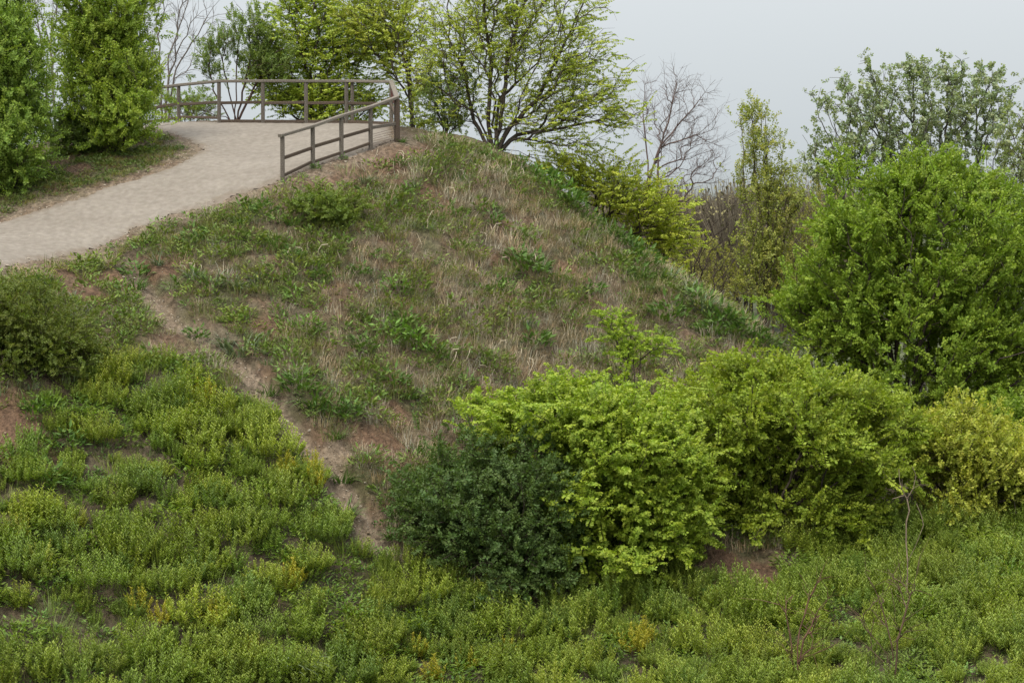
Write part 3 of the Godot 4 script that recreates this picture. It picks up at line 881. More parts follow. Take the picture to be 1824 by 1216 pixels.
func build_bushes() -> void:
	tree("round_tree", "large bright green round crowned tree at the foot of the hill", "tree", "", at_depth(1610, 800, 61.0), 61.0,
		[[[1590, 640, 0], [1540, 480, 0], [1500, 340, 0]], [[1600, 620, 0], [1600, 460, 0], [1590, 310, 0]], [[1620, 640, 0], [1700, 500, 0], [1730, 330, 0]], [[1580, 680, 0], [1470, 590, 0], [1420, 500, 0]], [[1640, 680, 0], [1760, 600, 0], [1830, 520, 0]], [[1600, 660, 1.0], [1560, 560, 1.6]], [[1620, 640, -1.0], [1650, 500, -1.8]]],
		[[1560, 430, 130, 150, 2.4, 0], [1690, 450, 150, 160, 2.6, 0], [1500, 560, 115, 100, 2.2, 0], [1800, 520, 110, 150, 2.4, 0], [1640, 620, 190, 110, 2.6, 0], [1590, 320, 70, 50, 1.2, 0], [1500, 300, 40, 35, 0.8, 0, 1.5], [1710, 320, 90, 50, 1.4, 0], [1440, 520, 55, 60, 1.2, 0], [1780, 690, 110, 60, 1.8, 0]],
		{"tips": 2700, "leaf": "bright", "per": 2.9, "twig": 0.006, "trunk": 0.13, "shell": 0.34, "gap": -0.25, "level": 0.3, "spread": 0.15, "lift": 0.25, "clump": 5, "wide": 0.22, "rise": 0.2, "tint": Color(1.0, 1.0, 0.9)})
	tree("leafy_bush", "yellow green maple like bush overhanging the dark green bush", "bush", "", at_depth(1075, 985, 50.6), 50.6,
		[[[1060, 880, 0], [1000, 780, 0], [930, 720, 0]], [[1080, 880, 0], [1080, 760, 0], [1060, 690, 0]], [[1095, 890, 0], [1160, 800, 0], [1200, 740, 0]], [[1090, 920, 0.8], [1150, 880, 1.2], [1230, 850, 1]], [[1060, 900, -0.6], [1020, 830, -1.2]]],
		[[930, 750, 105, 55, 1.6, 0.2], [1040, 748, 95, 60, 1.6, 0.2], [1130, 800, 115, 115, 1.9, 0], [1190, 880, 85, 100, 1.6, -0.2], [1060, 840, 120, 90, 1.8, -0.3], [1120, 965, 100, 52, 1.4, -0.6, 1.3], [1190, 940, 70, 60, 1.2, -0.3], [865, 745, 40, 40, 0.8, 0.3], [1000, 695, 45, 20, 0.7, 0.2]],
		{"tips": 1700, "leaf": "maple", "per": 3.0, "twig": 0.005, "trunk": 0.07, "shell": 0.28, "gap": -0.25, "level": 0.35, "spread": 0.13, "lift": 0.1, "clump": 6, "wide": 0.2})
	tree("leafy_bush", "fresh green bush with fanned stems between the two yellower bushes", "bush", "", at_depth(1385, 985, 52.3), 52.3,
		[[[1395, 900, 0], [1450, 800, 0], [1520, 720, 0]], [[1380, 880, 0], [1380, 770, 0], [1350, 680, 0]], [[1365, 890, 0], [1290, 790, 0], [1240, 710, 0]], [[1400, 910, 0], [1500, 850, 0], [1590, 790, 0]], [[1390, 890, 0.8], [1430, 800, 1.4]], [[1380, 890, -0.8], [1420, 780, -1.2], [1460, 710, -1]]],
		[[1290, 740, 110, 85, 1.8, 0.2], [1400, 740, 120, 90, 1.9, 0], [1510, 770, 110, 85, 1.8, 0], [1570, 810, 72, 75, 1.5, 0], [1300, 860, 80, 90, 1.5, 0], [1430, 900, 165, 68, 1.6, 0, 1.2], [1340, 650, 55, 28, 0.8, 0.2], [1440, 690, 70, 30, 0.9, 0]],
		{"tips": 1800, "leaf": "bright", "per": 2.8, "twig": 0.005, "trunk": 0.07, "shell": 0.3, "gap": -0.25, "level": 0.3, "spread": 0.13, "lift": 0.15, "tint": Color(1.15, 1.03, 0.9), "clump": 6, "wide": 0.2})
	tree("leafy_bush", "golden yellow small leaved bush beside the fresh green bush", "bush", "", at_depth(1720, 975, 53.2), 53.2,
		[[[1715, 900, 0], [1690, 800, 0]], [[1730, 890, 0], [1770, 800, 0]], [[1740, 910, 0], [1810, 860, 0]], [[1710, 910, 0], [1650, 840, 0]]],
		[[1700, 800, 80, 70, 1.4, 0], [1780, 830, 85, 75, 1.5, 0], [1730, 890, 95, 65, 1.4, 0], [1650, 790, 45, 60, 1.0, 0.3], [1840, 880, 60, 80, 1.3, 0]],
		{"tips": 1000, "leaf": "gold", "per": 2.5, "twig": 0.005, "trunk": 0.05, "shell": 0.3, "gap": -0.25, "spread": 0.13, "lift": 0.2, "rise": 0.2, "clump": 5, "wide": 0.2})
	tree("leafy_bush", "bright green bush half hidden behind the golden bush", "bush", "", at_depth(1850, 900, 56.5), 56.5,
		[[[1850, 800, 0], [1850, 740, 0]], [[1870, 800, 0], [1900, 750, 0]]], [[1850, 790, 80, 75, 1.3, 0], [1800, 770, 60, 50, 1.0, 0.3]],
		{"tips": 420, "leaf": "bright", "per": 2.8, "twig": 0.005, "trunk": 0.04, "clump": 6, "wide": 0.2})
	tree("dark_bush", "dark green bush in the shade at the gully foot", "bush", "", at_depth(890, 1075, 49.6), 49.6,
		[[[860, 960, 0], [790, 870, 0]], [[890, 940, 0], [860, 820, 0]], [[920, 960, 0], [980, 870, 0]], [[870, 990, 0.6], [760, 940, 0.8]], [[900, 1000, -0.6], [930, 1040, -1.0]]],
		[[870, 845, 80, 50, 1.1, 0.4], [800, 890, 70, 50, 1.1, 0.1], [945, 880, 80, 85, 1.3, 0.4], [735, 935, 42, 40, 0.7, 0, 1.4], [860, 950, 90, 55, 1.2, -0.1], [965, 980, 75, 60, 1.0, 0.2], [925, 1040, 62, 45, 0.8, -0.5, 1.5], [800, 985, 60, 35, 0.7, -0.2]],
		{"tips": 1350, "leaf": "dark", "per": 2.6, "twig": 0.005, "trunk": 0.05, "shell": 0.28, "gap": -0.1, "spread": 0.12, "lift": 0.1, "level": 0.3, "clump": 5, "wide": 0.3, "rise": 0.25})
	tree("dark_bush", "low dark olive bush on the slope below the path edge", "bush", "", at_depth(60, 665, 50.8), 50.8,
		[[[50, 610, 0], [40, 550, 0]], [[90, 620, 0], [130, 590, 0]], [[10, 610, 0], [-40, 560, 0]]],
		[[40, 580, 75, 65, 1.2, 0], [120, 615, 62, 50, 1.0, 0], [-40, 590, 70, 75, 1.2, 0], [40, 640, 90, 40, 1.0, -0.3]],
		{"tips": 620, "leaf": "dark", "per": 3.6, "twig": 0.004, "trunk": 0.03, "shell": 0.3, "spread": 0.11, "tint": Color(1.45, 1.15, 0.8), "size": 0.75, "gap": -0.25, "clump": 8, "wide": 0.22})
	tree("sapling", "bright lime green sapling rising above the yellow green bush", "tree", "", at_depth(1128, 700, 56.3), 56.3,
		[[[1118, 640, 0], [1090, 590, 0], [1060, 570, 0]], [[1130, 650, 0], [1125, 600, 0], [1100, 565, 0]], [[1140, 640, 0], [1170, 615, 0], [1215, 610, 0]]],
		[[1080, 592, 36, 22, 0.4, 0], [1125, 608, 36, 26, 0.4, 0], [1185, 618, 36, 14, 0.4, 0], [1095, 568, 22, 10, 0.3, 0], [1120, 645, 28, 18, 0.3, 0]],
		{"tips": 130, "leaf": "maple", "per": 1.9, "twig": 0.004, "trunk": 0.02, "level": 0.5, "tint": Color(1.05, 1.1, 1.0), "size": 0.6, "lift": 0.3, "spread": 0.08, "clump": 3, "wide": 0.12})
	tree("bramble", "low tangled bramble bush on the slope below the railing", "bush", "", at_depth(585, 400, 58.6), 58.6,
		[[[570, 370, 0], [545, 350, 0]], [[600, 370, 0], [620, 355, 0]], [[590, 380, 0], [600, 395, 0]]],
		[[570, 372, 52, 26, 0.7, 0], [610, 380, 36, 30, 0.6, 0], [600, 410, 22, 26, 0.4, -0.2]],
		{"tips": 220, "leaf": "dark", "per": 2.4, "twig": 0.004, "trunk": 0.015, "tint": Color(1.7, 1.45, 1.0), "size": 0.8, "spread": 0.09, "twiglets": 80, "bark": Color(0.12, 0.08, 0.06), "clump": 3, "wide": 0.12})

# ---------------------------------------------------------------- ground plants
# a clump of upright leafy stems about 0.5 m high
func herb_clump(stems: int, rad: float, h: float, leaves: int, col: Color) -> ArrayMesh:
	var mb := MB.new()
	for i in stems:
		var a := rng.randf() * TAU
		var rr := rad * sqrt(rng.randf())
		var p := Vector3(cos(a) * rr, -0.05, sin(a) * rr)
		var hh := h * (1.0 - 0.62 * pow(rr / rad, 2.0)) * rng.randf_range(0.8, 1.1)
		var lean := (Vector3(cos(a), 0, sin(a)) * rr / rad * 0.5 + Vector3.UP + around(0.07)).normalized()
		var c := vary(col, 0.1, 0.05)
		mb.tube(p, p + lean * hh, 0.005, 0.003, 3, c.lerp(Color(0.10, 0.09, 0.03), 0.4))
		for l in leaves:
			var t := 0.22 + 0.78 * (l + rng.randf()) / leaves
			var b := l * 2.399 + rng.randf() * 0.6
			var out := Vector3(cos(b), 0.55 + t * 0.6 + rng.randf_range(-0.2, 0.2), sin(b)).normalized()
			var ll := rng.randf_range(0.05, 0.085) * (1.2 - 0.45 * t)
			mb.leaf(p + lean * hh * t, out, Vector3.UP + around(0.2), ll, ll * 0.36, 0.1, vary(c, 0.12, 0.03))
	return mb.mesh()

func tuft(blades: int, rad: float, h: float, w: float, splay: float, bend: float, col: Color, kv := 0.2, hue := 0.08, k := 3) -> ArrayMesh:
	var mb := MB.new()
	for i in blades:
		var a := rng.randf() * TAU
		var rr := rad * sqrt(rng.randf())
		var p := Vector3(cos(a) * rr, -0.03, sin(a) * rr)
		var d := (Vector3(cos(a), 0, sin(a)) * splay * rng.randf_range(0.1, 1.0) + Vector3.UP + around(0.12)).normalized()
		mb.blade(p, d, h * rng.randf_range(0.55, 1.1), w * rng.randf_range(0.7, 1.2), bend * rng.randf_range(0.2, 1.2), k, vary(col, kv, hue))
	return mb.mesh()

# a low leafy forb: broad leaves on short splayed stems
func forb(leaves: int, rad: float, h: float, ll: float, lw: float, col: Color) -> ArrayMesh:
	var mb := MB.new()
	for i in leaves:
		var a := rng.randf() * TAU
		var rr := rad * sqrt(rng.randf())
		var p := Vector3(cos(a) * rr, h * rng.randf() * (1.1 - rr / rad * 0.6), sin(a) * rr)
		var out := (Vector3(cos(a), rng.randf_range(0.1, 1.1), sin(a)) + around(0.35)).normalized()
		var s := rng.randf_range(0.65, 1.2)
		mb.leaf(p, out, Vector3.UP + around(0.3), ll * s, lw * s, 0.15, vary(col, 0.22, 0.08))
	return mb.mesh()

func scatter(called: String, meshes: Array, mat: Material, area: PackedVector2Array, step: float, keep: Callable, smin: float, smax: float, tint: Callable, label: String, category: String) -> void:
	var box := Rect2(area[0], Vector2.ZERO)
	for p in area: box = box.expand(p)
	var where := []
	for m in meshes: where.append([])
	var y := box.position.y
	while y < box.end.y:
		var x := box.position.x
		while x < box.end.x:
			var p := Vector2(x + rng.randf_range(-0.5, 0.5) * step, y + rng.randf_range(-0.5, 0.5) * step)
			x += step
			if not Geometry2D.is_point_in_polygon(p, area): continue
			if rng.randf() > float(keep.call(p)): continue
			var s := rng.randf_range(smin, smax)
			var b := Basis(Vector3.UP, rng.randf() * TAU) * Basis(Vector3.RIGHT, rng.randf_range(-0.12, 0.12))
			where[rng.randi_range(0, meshes.size() - 1)].append([Transform3D(b.scaled(Vector3(s, s * rng.randf_range(0.85, 1.15), s)), Vector3(p.x, ground_h(p.x, p.y), p.y)), tint.call(p)])
		y += step
	var root := thing(called, label, category, Vector3.ZERO)
	root.set_meta("kind", "stuff")
	for i in meshes.size(): many("foliage", meshes[i], mat, where[i], root)

func bare(p: Vector2) -> float:
	# 0 on the track, the path and bare patches, 1 elsewhere
	var g := clampf((to_gully(p) - 0.42) / 0.12, 0.0, 1.0)
	g *= clampf((to_path(p) - 0.15) / 0.5, 0.0, 1.0)
	for e in earth: g *= clampf((p.distance_to(e[0]) / e[1] - 0.55) * 2.2, 0.06, 1.0)
	return g

var meadow := PackedVector2Array()
func build_meadow() -> void:
	var green := Color(0.222, 0.288, 0.052)
	var clumps := [herb_clump(85, 0.40, 0.56, 26, green), herb_clump(110, 0.46, 0.62, 24, green), herb_clump(48, 0.26, 0.62, 26, green), herb_clump(26, 0.16, 0.66, 28, green), forb(260, 0.34, 0.42, 0.10, 0.034, Color(0.175, 0.250, 0.045)), tuft(70, 0.22, 0.55, 0.012, 0.7, 0.35, Color(0.20, 0.26, 0.07))]
	var k := func(p: Vector2) -> float:
		var g := n_mid.get_noise_2d(p.x * 1.1 + 5.0, p.y * 1.1)
		return clampf(1.75 + g * 2.4, 0.0, 1.0) * clampf(to_gully(p) * 3.0 - 1.0, 0.0, 1.0)
	var t := func(p: Vector2) -> Color:
		# each clump ripens at its own pace: patches of yellower and greener plants
		var ripe := n_mid.get_noise_2d(p.x * 1.6 + 60.0, p.y * 1.6) * 0.6 + rng.randf_range(-0.3, 0.3)
		var f := rng.randf_range(0.86, 1.14)
		return Color(f * (1.0 + clampf(ripe * 0.6, -0.22, 0.3)), f * (1.0 + clampf(ripe * 0.35, -0.12, 0.18)), f)
	scatter("meadow_herbs", clumps, M.leaf, meadow, 0.42, k, 0.5, 1.4, t, "dense mass of green and yellowish leafy herbs covering the lower slope", "meadow")
	var low := [tuft(26, 0.14, 0.26, 0.012, 0.9, 0.4, Color(0.125, 0.175, 0.04)), forb(46, 0.22, 0.24, 0.09, 0.04, Color(0.12, 0.185, 0.04))]
	var one := func(_p: Vector2) -> float: return 0.75
	var plain_tint := func(_p: Vector2) -> Color: return vary(Color(1, 1, 1), 0.25, 0.15)
	scatter("meadow_undergrowth", low, M.grass, meadow, 0.23, one, 0.7, 1.3, plain_tint, "low dark grass and weeds between the meadow herbs", "grass")
	# single herb clumps that stand out
	var yellow := [herb_clump(30, 0.17, 0.58, 26, Color(0.40, 0.365, 0.045)), herb_clump(30, 0.2, 0.6, 28, Color(0.32, 0.345, 0.065)), herb_clump(50, 0.34, 0.62, 28, Color(0.165, 0.240, 0.06))]
	for a in [[200, 650, 1], [235, 640, 1], [165, 690, 1], [362, 700, 0], [300, 700, 2], [310, 720, 2], [130, 920, 1], [510, 835, 0], [555, 815, 0], [560, 850, 0], [245, 1075, 0], [285, 1100, 0], [385, 1095, 0], [25, 950, 1], [70, 1000, 1], [440, 1150, 0], [110, 960, 2], [215, 1000, 2], [350, 1010, 2], [250, 860, 2], [770, 1120, 2],
		[515, 1035, 0], [525, 1020, 0], [740, 1150, 0], [770, 1195, 0], [830, 1180, 0], [905, 1160, 0], [440, 1070, 1], [1130, 1150, 0], [1145, 1130, 0], [660, 1085, 1], [590, 945, 2], [720, 1110, 2], [990, 1110, 2], [450, 1060, 2], [780, 1090, 2]]:
		var p := grounded(a[0], a[1] + 14)
		var lab: String = ["yellowing upright herb clump standing out of the green meadow", "pale lime herb clump standing among the green meadow herbs", "rounded deep green herb clump standing among the paler meadow herbs"][a[2]]
		var o := thing(["yellow_herb", "lime_herb", "green_herb"][a[2]], lab, "plant", p, ["yellow herbs in the meadow", "lime herbs in the meadow", "deep green herbs in the meadow"][a[2]])
		o.rotation.y = rng.randf() * TAU
		o.scale = Vector3.ONE * rng.randf_range(0.85, 1.2)
		part("stems", yellow[a[2]], M.leaf, o)

func build_slope() -> void:
	var slope := outline([[-200, 560], [0, 492], [100, 474], [200, 446], [300, 394], [420, 362], [510, 332], [620, 290], [715, 252], [780, 250], [860, 268], [950, 310], [1040, 378], [1120, 446], [1200, 496], [1300, 560], [1400, 632]])
	slope.append_array(outline([[1460, 690], [1560, 780], [1560, 950], [1300, 1000], [1100, 1020], [860, 1080], [690, 1000], [600, 900], [500, 740], [300, 660], [100, 700], [0, 860], [-200, 800]]))
	var plain_tint := func(_p: Vector2) -> Color: return vary(Color(1, 1, 1), 0.22, 0.12)
	# dry grass
	var dry := [tuft(44, 0.2, 0.34, 0.011, 0.8, 0.35, Color(0.355, 0.300, 0.205), 0.3), tuft(50, 0.24, 0.26, 0.011, 1.1, 0.45, Color(0.290, 0.238, 0.165), 0.3), tuft(34, 0.17, 0.42, 0.010, 0.6, 0.3, Color(0.420, 0.365, 0.265), 0.25)]
	var kd := func(p: Vector2) -> float:
		var g := n_mid.get_noise_2d(p.x * 0.8 - 20.0, p.y * 0.8 + 3.0)
		var right := clampf((p.x + 7.5) / 5.0, 0.12, 1.0)
		return bare(p) * clampf(0.95 + g * 1.4, 0.1, 1.0) * right
	scatter("dry_grass", dry, M.straw, slope, 0.2, kd, 0.7, 1.45, plain_tint, "dry straw coloured grass covering the upper hillside", "grass")
	# green grass and forbs
	var gg := [tuft(34, 0.18, 0.32, 0.015, 0.8, 0.4, Color(0.200, 0.225, 0.085)), forb(40, 0.21, 0.2, 0.11, 0.04, Color(0.138, 0.200, 0.045)), forb(54, 0.24, 0.26, 0.10, 0.036, Color(0.150, 0.205, 0.045)), tuft(36, 0.17, 0.28, 0.018, 1.0, 0.45, Color(0.225, 0.250, 0.135))]
	var ridge := outline([[800, 256], [880, 272], [960, 320], [1040, 385], [1130, 455], [1200, 505], [1300, 575], [1390, 635]])
	var kg := func(p: Vector2) -> float:
		var near := 9.0
		for i in ridge.size() - 1: near = minf(near, Geometry2D.get_closest_point_to_segment(p, ridge[i], ridge[i + 1]).distance_to(p))
		var g := n_mid.get_noise_2d(p.x * 0.9 + 33.0, p.y * 0.9 - 8.0) + n_fine.get_noise_2d(p.x * 0.6, p.y * 0.6) * 0.5
		return bare(p) * clampf(0.62 + g * 1.7 - clampf((p.x + 3.0) * 0.05, -0.3, 0.2) + clampf(1.0 - near / 1.3, 0.0, 0.5), 0.08, 1.0)
	scatter("hillside_weeds", gg, M.grass, slope, 0.185, kg, 0.65, 1.55, plain_tint, "patchy green weeds and grass on the upper hillside", "weeds")
	# the verge inside the bend
	var verge := outline([[-150, 420], [0, 388], [60, 370], [150, 342], [250, 308], [300, 291], [330, 276], [340, 262], [325, 250], [280, 232], [200, 240], [100, 270], [0, 330], [-150, 380]])
	var kv := func(p: Vector2) -> float: return bare(p) * clampf(0.85 + n_mid.get_noise_2d(p.x, p.y) * 1.5, 0.1, 1.0)
	scatter("verge_grass", [tuft(34, 0.17, 0.17, 0.014, 1.0, 0.4, Color(0.24, 0.245, 0.08)), forb(34, 0.16, 0.11, 0.08, 0.035, Color(0.11, 0.16, 0.04))], M.grass, verge, 0.13, kv, 0.6, 1.2, plain_tint, "short yellowish grass on the verge inside the path bend", "grass")
	# weeds along the lower path edge
	var edge := outline([[-100, 520], [0, 484], [100, 468], [200, 440], [300, 392], [420, 358], [500, 332], [540, 350], [400, 400], [300, 440], [220, 480], [100, 500], [0, 520]])
	scatter("path_edge_weeds", [forb(36, 0.16, 0.2, 0.08, 0.03, Color(0.165, 0.185, 0.04)), tuft(22, 0.1, 0.24, 0.012, 0.8, 0.4, Color(0.19, 0.18, 0.055))], M.grass, edge, 0.26, func(p: Vector2) -> float: return 0.55 * clampf((to_path(p) - 0.1) * 3.0, 0.0, 1.0), 0.6, 1.2, plain_tint, "yellow green weeds fringing the lower edge of the path", "weeds")
	# bigger green plants one can pick out
	var strap := [tuft(70, 0.2, 0.52, 0.03, 1.1, 0.5, Color(0.095, 0.165, 0.040), 0.25, 0.08, 4), tuft(60, 0.18, 0.56, 0.032, 1.0, 0.55, Color(0.135, 0.175, 0.105), 0.3, 0.06, 4)]
	var leafy := [forb(120, 0.3, 0.36, 0.15, 0.05, Color(0.092, 0.160, 0.036)), forb(140, 0.34, 0.42, 0.14, 0.045, Color(0.130, 0.225, 0.045))]
	# column, row of foot, kind, size
	for a in [[430, 622, 1, 1.5], [400, 605, 1, 0.9], [945, 490, 2, 1.4], [920, 470, 2, 1.1], [965, 480, 0, 1.1], [790, 290, 0, 0.9], [820, 320, 0, 1.0], [885, 372, 0, 0.8], [990, 360, 3, 1.5], [1015, 375, 3, 1.3], [965, 335, 3, 1.2], [1100, 440, 2, 1.3], [1120, 455, 2, 1.2], [1085, 425, 2, 1.0], [1190, 500, 1, 1.2], [1225, 525, 1, 1.2], [1255, 555, 1, 1.4], [1280, 575, 2, 1.2], [1310, 600, 2, 1.1],
		[380, 510, 1, 1.2], [420, 515, 1, 1.0], [345, 500, 1, 1.0], [460, 500, 1, 0.9], [490, 440, 0, 1.0], [520, 470, 2, 0.9], [240, 495, 0, 1.1], [240, 480, 2, 1.0], [280, 470, 1, 0.8], [700, 525, 3, 1.0], [690, 612, 3, 1.3], [740, 620, 3, 1.2], [720, 600, 3, 1.1], [560, 720, 0, 1.4], [595, 735, 0, 1.3], [530, 700, 2, 1.2], [620, 750, 2, 1.1], [600, 780, 0, 0.8], [740, 800, 0, 0.9], [610, 840, 0, 1.1], [615, 895, 0, 1.1], [720, 585, 2, 1.0], [570, 500, 2, 0.8], [550, 590, 3, 1.0],
		[875, 400, 2, 0.9], [895, 520, 2, 1.0], [940, 590, 1, 1.1], [955, 620, 2, 1.1], [1190, 570, 2, 1.3], [640, 620, 2, 1.0], [700, 690, 2, 1.0], [730, 710, 0, 0.9], [640, 490, 2, 0.8], [480, 680, 0, 0.9], [340, 430, 2, 1.0], [470, 385, 2, 1.0], [430, 400, 0, 1.0], [520, 400, 0, 0.9], [710, 300, 2, 0.7], [650, 330, 1, 0.8], [740, 340, 1, 0.7], [640, 560, 0, 0.8], [60, 730, 0, 1.1], [60, 780, 0, 1.0], [90, 870, 2, 1.1], [150, 560, 1, 0.7], [130, 530, 1, 0.7], [520, 1195, 1, 1.3], [500, 1190, 1, 1.0], [880, 310, 0, 0.8], [840, 290, 1, 0.9], [780, 640, 2, 0.9], [1060, 530, 2, 0.8], [1040, 640, 1, 0.8], [830, 690, 2, 0.8], [800, 730, 0, 0.8], [1150, 520, 0, 0.8], [700, 960, 0, 0.9], [850, 1075, 1, 1.1], [120, 800, 2, 1.1], [350, 590, 2, 0.8], [930, 305, 2, 1.0], [970, 332, 2, 1.2], [1012, 367, 2, 1.3], [1050, 400, 2, 1.3], [1078, 425, 1, 1.2], [1150, 476, 2, 1.3], [1175, 496, 0, 1.2], [1240, 546, 2, 1.3], [1262, 562, 1, 1.3], [1290, 583, 2, 1.4], [1330, 608, 2, 1.4], [1360, 628, 2, 1.3], [1140, 500, 2, 1.1], [1210, 545, 0, 1.1], [1270, 600, 2, 1.2], [562, 302, 2, 0.4], [612, 285, 2, 0.35], [716, 253, 0, 0.5], [540, 318, 3, 0.3]]:
		var p := grounded(a[0], a[1])
		var o: Node3D
		if a[2] == 0: o = thing("strap_leaf_tuft", "deep green tuft of arching strap leaves on the hillside", "plant", p, "strap leaf tufts on the hillside")
		elif a[2] == 1 and a[3] == 1.5: o = thing("grey_leaf_tuft", "largest grey green tuft of arching leaves, right beside the eroded gully", "plant", p, "grey green tufts on the hillside")
		elif a[2] == 1: o = thing("grey_leaf_tuft", "grey green tuft of long arching leaves on the hillside", "plant", p, "grey green tufts on the hillside")
		elif a[2] == 2: o = thing("leafy_weed", "dark green broad leaved weed clump on the hillside", "plant", p, "dark leafy weeds on the hillside")
		else: o = thing("lush_weed", "lush fresh green weed clump among dry grass on the hillside", "plant", p, "lush weeds on the hillside")
		o.rotation.y = rng.randf() * TAU
		o.scale = Vector3.ONE * a[3] * rng.randf_range(1.05, 1.3)
		part("leaves", strap[a[2]] if a[2] < 2 else leafy[a[2] - 2], M.grass, o)
	# dry tussocks
	var tuss := [tuft(110, 0.16, 0.5, 0.006, 0.6, 0.3, Color(0.27, 0.215, 0.125), 0.25), tuft(120, 0.2, 0.4, 0.006, 0.9, 0.4, Color(0.235, 0.175, 0.12), 0.25)]
	for a in [[820, 590, 0, 1.3], [800, 600, 0, 1.0], [745, 660, 1, 1.2], [760, 640, 1, 1.0], [690, 480, 1, 1.2], [640, 520, 1, 1.1], [610, 540, 1, 1.0], [650, 460, 0, 1.0], [760, 470, 1, 1.3], [700, 850, 0, 1.4], [720, 860, 0, 1.1], [1210, 640, 1, 1.3], [840, 690, 1, 1.1], [560, 660, 1, 0.9], [630, 470, 0, 1.1], [1090, 520, 1, 1.0], [1000, 560, 1, 1.0], [730, 560, 1, 1.0], [980, 430, 0, 1.0], [870, 560, 1, 0.9], [560, 620, 1, 1.0]]:
		var o := thing("dry_tussock", "brown dry grass tussock on the upper hillside", "grass tussock", grounded(a[0], a[1]), "dry tussocks on the hillside")
		o.rotation.y = rng.randf() * TAU
		o.scale = Vector3.ONE * a[3]
		part("blades", tuss[a[2]], M.straw, o)
	# pale broken stalks, single ones
	var stalks := []
	for i in 6:
		var mb := MB.new()
		var p := Vector3(0, -0.05, 0)
		var d := (Vector3.UP + around(0.3)).normalized()
		var n := rng.randi_range(2, 4)
		for s in n:
			var q := p + d * rng.randf_range(0.10, 0.2)
			mb.tube(p, q, 0.011, 0.009, 4, Color(0.46, 0.40, 0.30))
			p = q
			d = (d + around(0.35) + (Vector3(rng.randf_range(-1, 1), -0.5, 0) if rng.randf() < 0.3 else Vector3.ZERO)).normalized()
		stalks.append(mb.mesh())
	var spots := []
	for c in [[760, 300, 130, 50, 46], [870, 320, 90, 45, 40], [700, 380, 110, 50, 26], [560, 470, 50, 25, 14], [870, 660, 90, 40, 30], [950, 660, 25, 22, 14], [650, 560, 30, 30, 10], [880, 420, 120, 60, 26], [350, 500, 20, 20, 8], [1100, 480, 60, 40, 16], [530, 350, 40, 14, 10]]:
		for i in c[4]: spots.append([c[0] + rng.randfn() * c[2] * 0.5, c[1] + rng.randfn() * c[3] * 0.5])
	for s in spots:
		var p := grounded(s[0], s[1])
		if to_path(Vector2(p.x, p.z)) < 0.2: continue
		var o := thing("dry_stalk", "short pale broken plant stalk sticking out of the hillside", "stalk", p, "pale dry stalks on the hillside")
		o.rotation.y = rng.randf() * TAU
		o.scale = Vector3.ONE * rng.randf_range(0.5, 1.1)
		part("stem", stalks[rng.randi_range(0, 5)], M.straw, o)
	# stones
	var stones := []
	for i in 3:
		var mb := MB.new()
		var pts := []
		for j in 12:
			var y := 1.0 - 2.0 * (j + 0.5) / 12.0
			var r := sqrt(1.0 - y * y)
			pts.append(Vector3(cos(j * 2.4) * r, y * 0.6, sin(j * 2.4) * r) * rng.randf_range(0.8, 1.15))
		for a in 12:
			for b in range(a + 1, 12):
				for c in range(b + 1, 12):
					var nn: Vector3 = (pts[b] - pts[a]).cross(pts[c] - pts[a])
					var pos := 0
					var neg := 0
					for q in pts:
						var s: float = nn.dot(q - pts[a])
						if s > 1e-5: pos += 1
						elif s < -1e-5: neg += 1
					if pos == 0: mb.tri(pts[a], pts[c], pts[b], Color(0.40, 0.36, 0.30))
					elif neg == 0: mb.tri(pts[a], pts[b], pts[c], Color(0.40, 0.36, 0.30))
		stones.append(mb.mesh())
	var where := [[], [], []]
	for i in 2400:
		var k := rng.randf()
		var p := Vector2.ZERO
		if k < 0.3:
			var e = earth[rng.randi_range(0, earth.size() - 1)]
			p = e[0] + Vector2(rng.randfn(), rng.randfn()) * e[1] * 0.45
			if to_path(p) < 0.1: continue
		elif k < 0.5:
			p = path_box.position + Vector2(rng.randf(), rng.randf()) * path_box.size
			if to_path(p) > -0.1: continue
		elif k < 0.7:
			var s := rng.randi_range(0, gully.size() - 2)
			p = gully[s].lerp(gully[s + 1], rng.randf()) + Vector2(rng.randfn(), rng.randfn()) * 0.28
		else:
			var s := rng.randi_range(0, path_poly.size() - 1)
			p = path_poly[s].lerp(path_poly[(s + 1) % path_poly.size()], rng.randf()) + Vector2(rng.randfn(), rng.randfn()) * 0.25
		var sc := rng.randf_range(0.008, 0.022) * (2.0 if rng.randf() < 0.06 else 1.0)
		where[i % 3].append([Transform3D(Basis(Vector3.UP, rng.randf() * TAU).scaled(Vector3.ONE * sc), Vector3(p.x, maxf(ground_h(p.x, p.y), base_h(p.x, p.y) - (0.2 if to_gully(p) < 0.7 else 0.0)) + sc * 0.3, p.y)), vary(Color(0.5, 0.42, 0.34) if k < 0.3 else Color(0.9, 0.88, 0.85), 0.3)])
	var root := thing("pebbles", "scattered small pale pebbles along the path edges and the gully", "pebbles", Vector3.ZERO)
	root.set_meta("kind", "stuff")
	for i in 3: many("pebble", stones[i], M.straw, where[i], root)

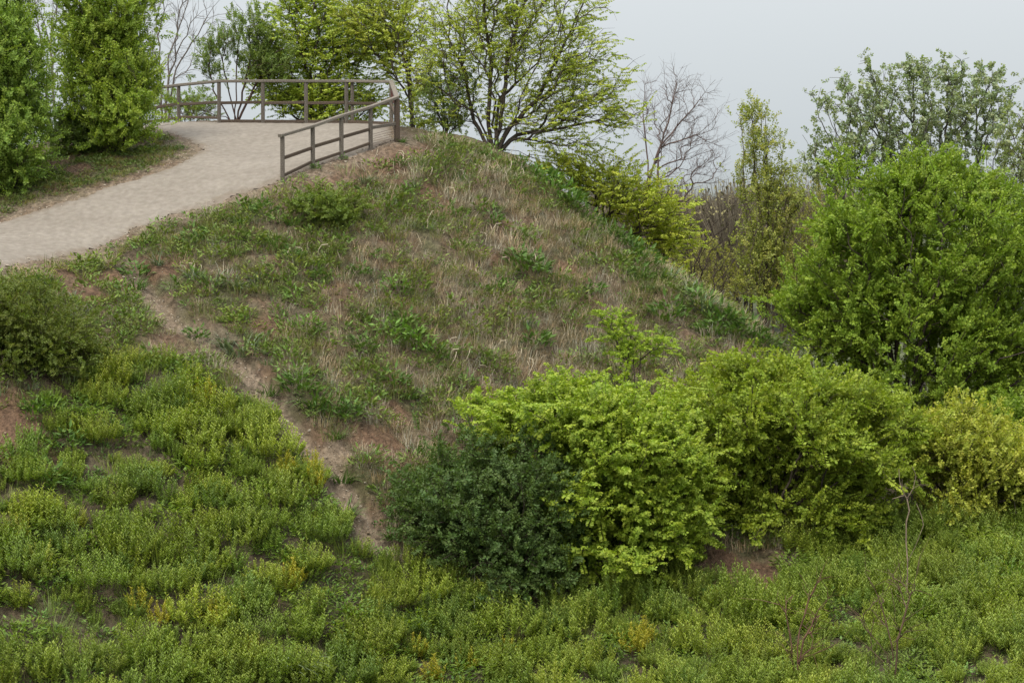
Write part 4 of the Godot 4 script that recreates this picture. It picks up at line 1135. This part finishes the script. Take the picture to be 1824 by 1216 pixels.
# dead stems standing in the meadow, lower right
func build_foreground() -> void:
	tree("dead_sapling", "tall pale dead stem standing in front of the golden bush", "dead plant", "", at_depth(1612, 1075, 48.6), 48.6,
		[[[1618, 1000, 0], [1618, 930, 0], [1616, 890, 0], [1634, 850, 0]], [[1618, 1000, 0], [1640, 950, 0]]], [[1630, 880, 14, 35, 0.2, 0]],
		{"tips": 8, "twig": 0.007, "trunk": 0.022, "bark": Color(0.25, 0.19, 0.14), "clump": 1})
	tree("dead_shrub", "dead brown twiggy shrub in the meadow under the golden bush", "dead plant", "", at_depth(1590, 1235, 45.8), 45.8,
		[[[1590, 1150, 0], [1570, 1080, 0], [1545, 1020, 0]], [[1600, 1140, 0], [1625, 1060, 0], [1640, 990, 0]], [[1580, 1170, 0], [1545, 1120, 0]]], [[1590, 1080, 60, 80, 0.6, 0]],
		{"tips": 50, "twig": 0.007, "trunk": 0.022, "bark": Color(0.13, 0.085, 0.055), "twiglets": 60, "clump": 1})
	tree("dead_shrub", "thin reddish dead twigs rising from the meadow below the fresh green bush", "dead plant", "", at_depth(1415, 1225, 46.2), 46.2,
		[[[1420, 1150, 0], [1440, 1070, 0], [1470, 1005, 0]], [[1410, 1150, 0], [1400, 1090, 0]], [[1430, 1140, 0], [1475, 1060, 0]]], [[1440, 1090, 45, 85, 0.5, 0]],
		{"tips": 40, "twig": 0.007, "trunk": 0.022, "bark": Color(0.16, 0.09, 0.06), "twiglets": 50, "clump": 1})

# ---------------------------------------------------------------- the wood far away
func build_far() -> void:
	var kinds := []
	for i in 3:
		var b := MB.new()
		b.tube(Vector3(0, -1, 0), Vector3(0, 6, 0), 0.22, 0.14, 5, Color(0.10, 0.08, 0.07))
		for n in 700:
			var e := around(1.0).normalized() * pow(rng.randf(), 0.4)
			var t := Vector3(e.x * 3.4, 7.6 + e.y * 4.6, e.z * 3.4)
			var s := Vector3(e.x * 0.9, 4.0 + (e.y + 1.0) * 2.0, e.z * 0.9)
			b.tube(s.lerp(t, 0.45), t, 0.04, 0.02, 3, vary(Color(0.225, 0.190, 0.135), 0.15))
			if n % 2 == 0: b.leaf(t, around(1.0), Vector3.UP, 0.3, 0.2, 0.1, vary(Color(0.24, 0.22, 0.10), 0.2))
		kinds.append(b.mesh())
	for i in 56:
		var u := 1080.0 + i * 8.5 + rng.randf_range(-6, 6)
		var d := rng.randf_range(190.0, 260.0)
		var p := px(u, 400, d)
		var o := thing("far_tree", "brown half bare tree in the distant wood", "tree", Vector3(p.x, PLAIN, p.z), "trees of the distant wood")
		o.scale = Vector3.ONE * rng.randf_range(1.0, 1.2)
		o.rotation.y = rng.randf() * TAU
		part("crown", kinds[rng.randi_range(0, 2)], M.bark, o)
